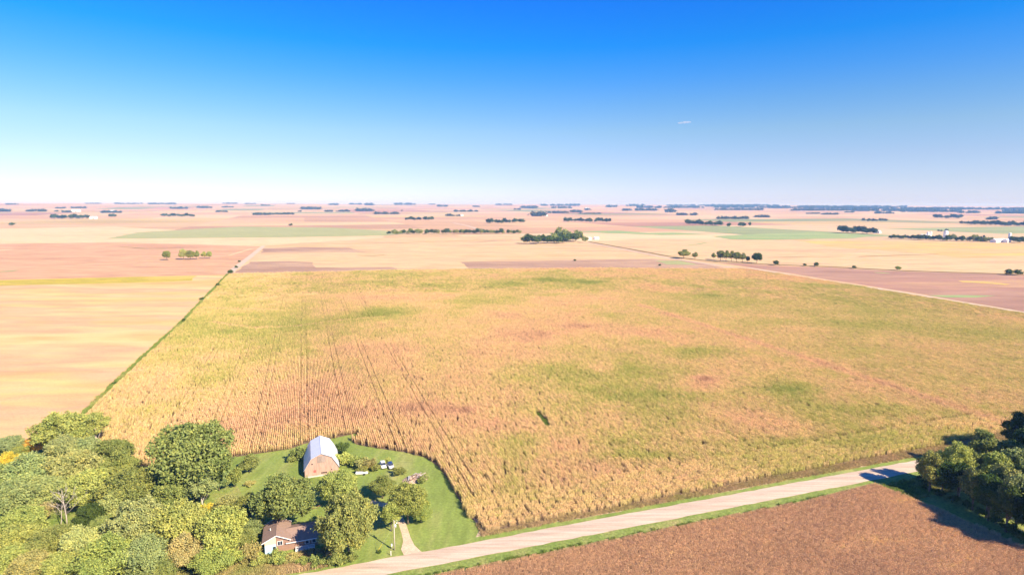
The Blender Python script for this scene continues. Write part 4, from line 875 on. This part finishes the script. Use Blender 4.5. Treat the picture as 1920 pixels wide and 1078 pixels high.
MB().tube([(1.3, 4.0, 3.8), (1.3, 4.0, 4.75)], .11, 8).build('vent_pipe', M['trim'], rf)
MB().tube([(WX / 2, -.5, PZ + .21), (WX / 2, WY + .4, PZ + .21)], .07, 5).build('ridge_cap', M['shingle'], rf)
def win(x0, x1, z0, z1, y=-.002, panes=2):
    w_ = MB().box(x0 - .1, x1 + .1, y - .06, y, z0 - .1, z1 + .1).build('window', M['trim'], house); d = (x1 - x0) / panes
    for i in range(panes): MB().box(x0 + i * d + .04, x0 + (i + 1) * d - .04, y - .09, y - .062, z0, z1).build('pane', M['glass'], w_)
win(3.15, 4.35, 1.95, 2.95)
RX, RE, RP, RR = 13.6, 2.35, 3.75, 4.1
MB().prism([(.12, -.2), (8.0, -.2), (8.0, RE), (RR, RP), (.12, RE)], WX + .01, RX, 'x').build('wall', M['siding'], house)
rf2 = MB().prism([(-.45, RE - .1), (RR, RP + .08), (8.5, RE - .1), (8.5, RE + .02), (RR, RP + .21), (-.45, RE + .02)], WX - .55, RX + .4, 'x').build('roof', M['shingle'], house)
MB().box(WX - .56, RX + .41, -.56, -.452, RE - .16, RE + .03).build('fascia', M['trim'], rf2)
win(9.9, 10.8, 1.0, 1.9, .118, 1); win(11.6, 12.5, 1.0, 1.9, .118, 1)
ps_ = MB().box(7.4, 12.2, -1.5, .10, -.1, .62).build('porch', M['trim'], house); MB().box(7.4, 12.2, -1.45, .10, .622, .66).build('deck', M['concrete'], ps_)
for i in range(4): MB().box(7.5 + i * 1.52, 7.6 + i * 1.52, -1.48, -1.40, .664, 1.25).build('railing_post', M['trim'], ps_)
MB().box(7.5, 12.16, -1.47, -1.41, 1.252, 1.31).build('rail', M['trim'], ps_)

# ------------------------------------------------------------------ vehicles on the back lawn
M['tyre'] = plain('tyre', (.025, .025, .025), .8); M['rim'] = plain('rim', (.4, .4, .4), .4, .6); M['lamp'] = plain('lamp_glass', (.75, .75, .72), .2)
def loft(secs):
    mb = MB(); b = []; n_ = 8
    for y, w, z0, z1 in secs:
        zm = z0 + (z1 - z0) * .55
        b += [(-w * .94, y, z0), (-w, y, zm), (-w * .95, y, z1 - .06), (-w * .86, y, z1), (w * .86, y, z1), (w * .95, y, z1 - .06), (w, y, zm), (w * .94, y, z0)]
    f = [tuple(range(n_))] + [tuple(range(len(b) - n_, len(b)))]
    for i in range(len(secs) - 1):
        for k in range(n_): f.append((i * n_ + k, i * n_ + (k + 1) % n_, (i + 1) * n_ + (k + 1) % n_, (i + 1) * n_ + k))
    return mb.add(b, f)
def vehicle(name, loc, rz, paint, roofpaint, label, tall=0.0, cat='car'):
    o = empty(name, loc, rz)
    loft([(-2.3, .72, .38, .70), (-2.15, .86, .28, .86), (-1.0, .90, .25, 1.0), (1.6, .90, .25, 1.02), (2.2, .86, .3, .98), (2.32, .74, .4, .8)]).build('body', paint, o)
    loft([(-1.05, .80, .98, 1.0), (-.35, .74, .98, 1.45 + tall), (1.3, .74, .98, 1.45 + tall), (2.0, .76, .98, 1.0 + tall * .8)]).build('cabin_glass', M['glass'], o)
    loft([(-.45, .70, 1.40 + tall, 1.47 + tall), (-.2, .73, 1.41 + tall, 1.52 + tall), (1.15, .73, 1.41 + tall, 1.52 + tall), (1.4, .68, 1.38 + tall, 1.44 + tall)]).build('roof', roofpaint, o)
    for x in (-.84, .84):
        for y in (-1.4, 1.4):
            wh = MB().tube([(x - .1, y, .32), (x + .1, y, .32)], .32, 14).build('wheel', M['tyre'], o); MB().tube([(x - .115, y, .32), (x + .115, y, .32)], .19, 10).build('rim', M['rim'], wh)
        MB().box(x * .72 - .16, x * .72 + .16, -2.33, -2.2, .58, .72).build('headlight', M['lamp'], o)
        MB().box(x - .06 + .1 * (x > 0) - .04, x + .1 * (x > 0) + .06, -.85, -.7, 1.0, 1.14).build('mirror', paint, o)
    MB().box(-.78, .78, -2.36, -2.25, .34, .5).build('bumper', M['tyre'], o)
    return tag(o, label, cat, 'cars parked on the back lawn')
vehicle('parked_car', Vector((-44.3, 191.8, .03)), A1 + .03, plain('white_paint', (.82, .82, .80), .3, 0, .03), plain('white_roof', (.82, .82, .80), .3, 0, .03), 'white car parked left of the dark roofed one on the lawn', .25)
vehicle('parked_car', Vector((-41.7, 191.5, .03)), A1 + .10, plain('silver_paint', (.68, .64, .64), .3, 0, .05), plain('navy_roof', (.03, .06, .17), .3, 0, .1), 'pale car with dark blue roof parked right of the white one', .1)
ct = empty('covered_trailer', G(677, 889), .12)
tag(ct, 'long low white covered trailer lying beside the shrubs by the barn', 'trailer')
loft([(-2.3, .5, .5, .7), (-1.9, .75, .42, 1.05), (.2, .8, .4, 1.2), (1.5, .78, .42, 1.1), (1.75, .7, .5, .9)]).build('cover', M['trim'], ct).rotation_euler = (0, 0, -math.pi / 2 + math.pi)
MB().box(-2.0, 2.9, -.06, .06, .36, .44).build('frame', M['dark'], ct)
for y in (-.85, .85):
    wh = MB().tube([(1.1, y - .1, .34), (1.1, y + .1, .34)], .34, 12).build('wheel', M['tyre'], ct)
MB().tube([(2.7, 0, 0), (2.7, 0, .6)], .06, 6).build('jack', M['tyre'], ct)

# rubble pile with old boards
rp = empty('rubble_pile', G(778, 899), A1)
tag(rp, 'brown heap of old boards and rubble on the lawn', 'rubble pile')
r_ = random.Random(5); gv_ = []; gf_ = []; NG = 14
for i in range(NG):
    for j in range(NG):
        x = (i / (NG - 1) - .5) * 8.5; y = (j / (NG - 1) - .5) * 5.5; q = max(0, 1 - (x / 4.25) ** 2 - (y / 2.75) ** 2)
        gv_.append((x + r_.uniform(-.15, .15), y + r_.uniform(-.15, .15), -.05 + 1.25 * q ** .7 * r_.uniform(.6, 1.25)))
for i in range(NG - 1):
    for j in range(NG - 1): gf_.append((i * NG + j, (i + 1) * NG + j, (i + 1) * NG + j + 1, i * NG + j + 1))
MB().add(gv_, gf_).build('earth_mound', mottled('mound', [(.34, .23, .16), (.46, .34, .26), (.22, .15, .10)], .8, 3, bump=.4, fine=.25), rp)
wd = [plain('old_board', (.50, .38, .32), .9, 0, .25), plain('grey_board', (.45, .42, .42), .9, 0, .2), plain('brown_board', (.30, .18, .12), .9, 0, .25)]
for i in range(18):
    x = r_.uniform(-2.8, 2.8); y = r_.uniform(-1.7, 1.7); z = .25 + 1.1 * max(0, 1 - (x / 4.25) ** 2 - (y / 2.75) ** 2) ** .7; L_ = r_.uniform(1.2, 3.0)
    b_ = MB().box(-L_ / 2, L_ / 2, -.14, .14, -.03, .03).build('board', wd[i % 3], rp); b_.location = (x, y, z + .12); b_.rotation_euler = (r_.uniform(-.3, .3), r_.uniform(-.3, .3), r_.uniform(0, 3.1))
rp2 = empty('brush_heap', G(585, 950), .4); tag(rp2, 'reddish brown brush heap in the gap between the yard trees', 'brush heap')
mbh = MB()
for i in range(60):
    a = r_.uniform(0, 6.28); d = r_.uniform(0, 2.2); L_ = r_.uniform(.8, 2.4); b = r_.uniform(0, 6.28)
    p = Vector((math.cos(a) * d, math.sin(a) * d * .8, r_.uniform(.05, 1.3) * (1 - d / 2.6))); mbh.tube([p, p + Vector((math.cos(b), math.sin(b), r_.uniform(-.1, .35))) * L_], [.05, .02], 4)
mbh.build('branches', plain('rust_brush', (.34, .17, .10), .9, 0, .3), rp2)

# ------------------------------------------------------------------ utility pole and posts by the driveway
M['pole'] = plain('pole_wood', (.50, .43, .34), .9, 0, .15, 1.5, (3, 3, .3)); M['grey_metal'] = plain('grey_metal', (.62, .64, .66), .4, .3, .05)
up_ = empty('utility_pole', G(740, 1031), A1); tag(up_, 'wooden utility pole with a grey transformer beside the driveway', 'utility pole')
MB().tube([(0, 0, -.2), (0, 0, 4), (.03, 0, 8.3)], [.17, .14, .11], 9).build('pole', M['pole'], up_, True)
tf = MB().tube([(.34, -.05, 6.35), (.34, -.05, 7.15)], .24, 12).build('transformer', M['grey_metal'], up_, True); MB().tube([(.34, -.05, 7.152), (.34, -.05, 7.45)], [.06, .03], 6).build('bushing', M['trim'], tf)
MB().tube([(0, 0, 8.31), (0, 0, 8.55)], [.07, .04], 7).build('insulator', M['trim'], up_)
MB().tube([(.05, 0, 7.9), (.5, -.1, 8.25), (.85, -.15, 8.2), (.95, -.15, 7.95), (.7, -.1, 7.7)], .035, 6).build('lamp_arm', M['grey_metal'], up_)
MB().tube([(.7, -.1, 7.72), (.7, -.1, 7.5)], [.1, .18], 8).build('lamp_head', M['trim'], up_)
MB().tube([(0, .02, 7.0), (-4.6, .4, .0)], .012, 4).build('guy_wire', M['grey_metal'], up_)
MB().tube([(-3.2, .30, 2.14), (-4.56, .4, .06)], .05, 6).build('guy_guard', plain('yellow_plastic', (.75, .58, .05), .5), up_)
mk = empty('meter_post', G(735, 1029), A1); tag(mk, 'short post with a pale box left of the utility pole', 'meter post')
MB().box(-.06, .06, -.06, .06, -.1, .9).build('post', M['pole'], mk); MB().box(-.2, .2, -.16, .16, .902, 1.5).build('box', M['trim'], mk)
mb_ = empty('marker_post', G(733, 1041), A1); tag(mb_, 'white marker post at the road edge below the utility pole', 'marker post')
MB().tube([(0, 0, -.1), (0, 0, 1.25)], .09, 8).build('post', M['trim'], mb_); MB().tube([(0, 0, 1.252), (0, 0, 1.36)], [.10, .02], 8).build('cap', M['trim'], mb_)
# service wire from the pole to the house gable
hw = house.matrix_basis @ Vector((5.0, 8.0, 4.0)); pw_ = G(740, 1031) + Vector((0, 0, 7.8)); pts_ = []
for i in range(13):
    t_ = i / 12; p = pw_.lerp(hw, t_); p.z -= 1.4 * 4 * t_ * (1 - t_) * .5; pts_.append(p)
tag(MB().tube(pts_, .02, 4).build('service_wire', M['tyre'], None), 'thin dark wire from the utility pole to the house', 'wire')

# ------------------------------------------------------------------ far farm buildings
M['farm_white'] = plain('farm_white', (.86, .85, .83), .6, 0, .03); M['farm_roof'] = plain('farm_roof', (.72, .72, .73), .6, 0, .05); M['farm_roof_dark'] = plain('farm_roof_dark', (.30, .29, .30), .8)
def farm(px, py, w, d, h_, label, name='farm_shed', cat='shed', roof='farm_roof', rot=A1):
    o = empty(name, G(px, py), rot); MB().box(-w / 2, w / 2, -d / 2, d / 2, -.3, h_).build('wall', M['farm_white'], o)
    rs = min(w, d) * .28
    if w >= d: MB().prism([(-d / 2 - .4, h_ + .01), (d / 2 + .4, h_ + .01), (0, h_ + rs)], -w / 2 - .4, w / 2 + .4, 'x').build('roof', M[roof], o)
    else: MB().prism([(-w / 2 - .4, h_ + .01), (w / 2 + .4, h_ + .01), (0, h_ + rs)], -d / 2 - .4, d / 2 + .4, 'y').build('roof', M[roof], o)
    MB().box(-w * .12, w * .12, -d / 2 - .08, -d / 2 - .01, 0, h_ * .75).build('door', M['farm_roof_dark'], o)
    for k in (-.34, .34): MB().box(w * k - w * .05, w * k + w * .05, -d / 2 - .08, -d / 2 - .01, h_ * .35, h_ * .75).build('window', M['glass'], o)
    return tag(o, label, cat, 'far farm buildings')
def silo(px, py, r, h_, label, name='silo', cat='silo'):
    o = empty(name, G(px, py)); MB().tube([(0, 0, -.3), (0, 0, h_)], r, 14).build('wall', M['farm_white'], o, False)
    MB().tube([(0, 0, h_ + .01), (0, 0, h_ + r * .45), (0, 0, h_ + r * .7)], [r * 1.04, r * .7, .05], 14).build('dome', M['farm_roof'], o, True)
    return tag(o, label, cat, 'far farm buildings')
farm(1105, 450, 8, 7, 5, 'white farmhouse right of the dense grove, left of two white buildings', 'farmhouse', 'house'); farm(1118, 449, 12, 8, 4.5, 'white shed right of the farmhouse by the dense grove')
farm(1732, 447.5, 22, 14, 8, 'white barn behind the left half of the far right windbreak'); silo(1739, 448, 3.2, 17, 'left silo of the pair behind the windbreak'); silo(1744, 448, 3.0, 18, 'right silo of the pair behind the windbreak'); silo(1772.5, 446, 5.5, 17, 'broad white bin standing above the windbreak', 'grain_bin', 'grain bin')
farm(1872, 454.5, 40, 14, 5.5, 'long low white shed right of the windbreak conifers'); farm(1887, 455, 12, 12, 6, 'small white barn at the foot of the far right silo'); silo(1892, 454, 3.2, 21, 'single tall silo at the right end of the windbreak')
farm(176, 410.5, 34, 16, 9, 'white shed at the right end of the far left grove'); farm(143, 397.5, 60, 30, 12, 'tiny white far building above the far left grove'); farm(1643, 437, 16, 12, 7, 'white building at the right end of the pasture grove'); farm(1648, 437.5, 9, 9, 5, 'small white shed right of the pasture grove building')
farm(1024, 405.8, 16, 14, 9, 'white building at the right edge of a small far grove'); farm(1086, 414, 14, 12, 7, 'white roof showing in the middle of the level grove'); farm(210, 398, 50, 24, 10, 'pale far building near the horizon left of centre'); farm(1100, 392.5, 50, 24, 14, 'pale far building near the horizon, right of centre'); farm(866, 405.5, 18, 14, 8, 'white building right of a small far grove above the tree row')

# ------------------------------------------------------------------ a wisp of cloud, and the hazy air
cl = MB(); r_ = random.Random(8); c0 = Vector((0, 0, H)) + ray(1284, 230).normalized() * 30000
import bmesh
bmc = bmesh.new()
for k in range(7):
    m_ = Matrix.Translation(((k - 3) * 62 + r_.uniform(-25, 25), r_.uniform(-60, 60), r_.uniform(-14, 14) + (3 - k) * -2)) @ Matrix.Diagonal((r_.uniform(90, 150), 120, r_.uniform(32, 55), 1)) 
    bmesh.ops.create_icosphere(bmc, subdivisions=3, radius=1, matrix=m_)
me = bpy.data.meshes.new('cloud'); bmc.to_mesh(me); bmc.free()
ma, n, l, b = mat_new('cloud_vapour'); n.remove(b); pv = n.new('ShaderNodeVolumePrincipled'); pv.inputs['Color'].default_value = (1, .97, .98, 1); pv.inputs['Density'].default_value = .0035; l.new(pv.outputs[0], n['Material Output'].inputs['Volume'])
me.materials.append(ma); o = link('cloud', me); o.location = c0; tag(o, 'one small faint wisp of cloud in the blue sky', 'cloud')
hb = MB().box(-19000, 19000, -19000, 19000, -13, 128).build('haze', None)
ma, n, l, b = mat_new('haze_air'); n.remove(b); pv = n.new('ShaderNodeVolumePrincipled'); pv.inputs['Color'].default_value = (.26, .50, 1.0, 1); pv.inputs['Absorption Color'].default_value = (1, 1, 1, 1); pv.inputs['Density'].default_value = 8.5e-5; l.new(pv.outputs[0], n['Material Output'].inputs['Volume'])
hb.data.materials.append(ma); tag(hb, 'thin bluish haze over the whole plain', 'haze', kind='stuff')
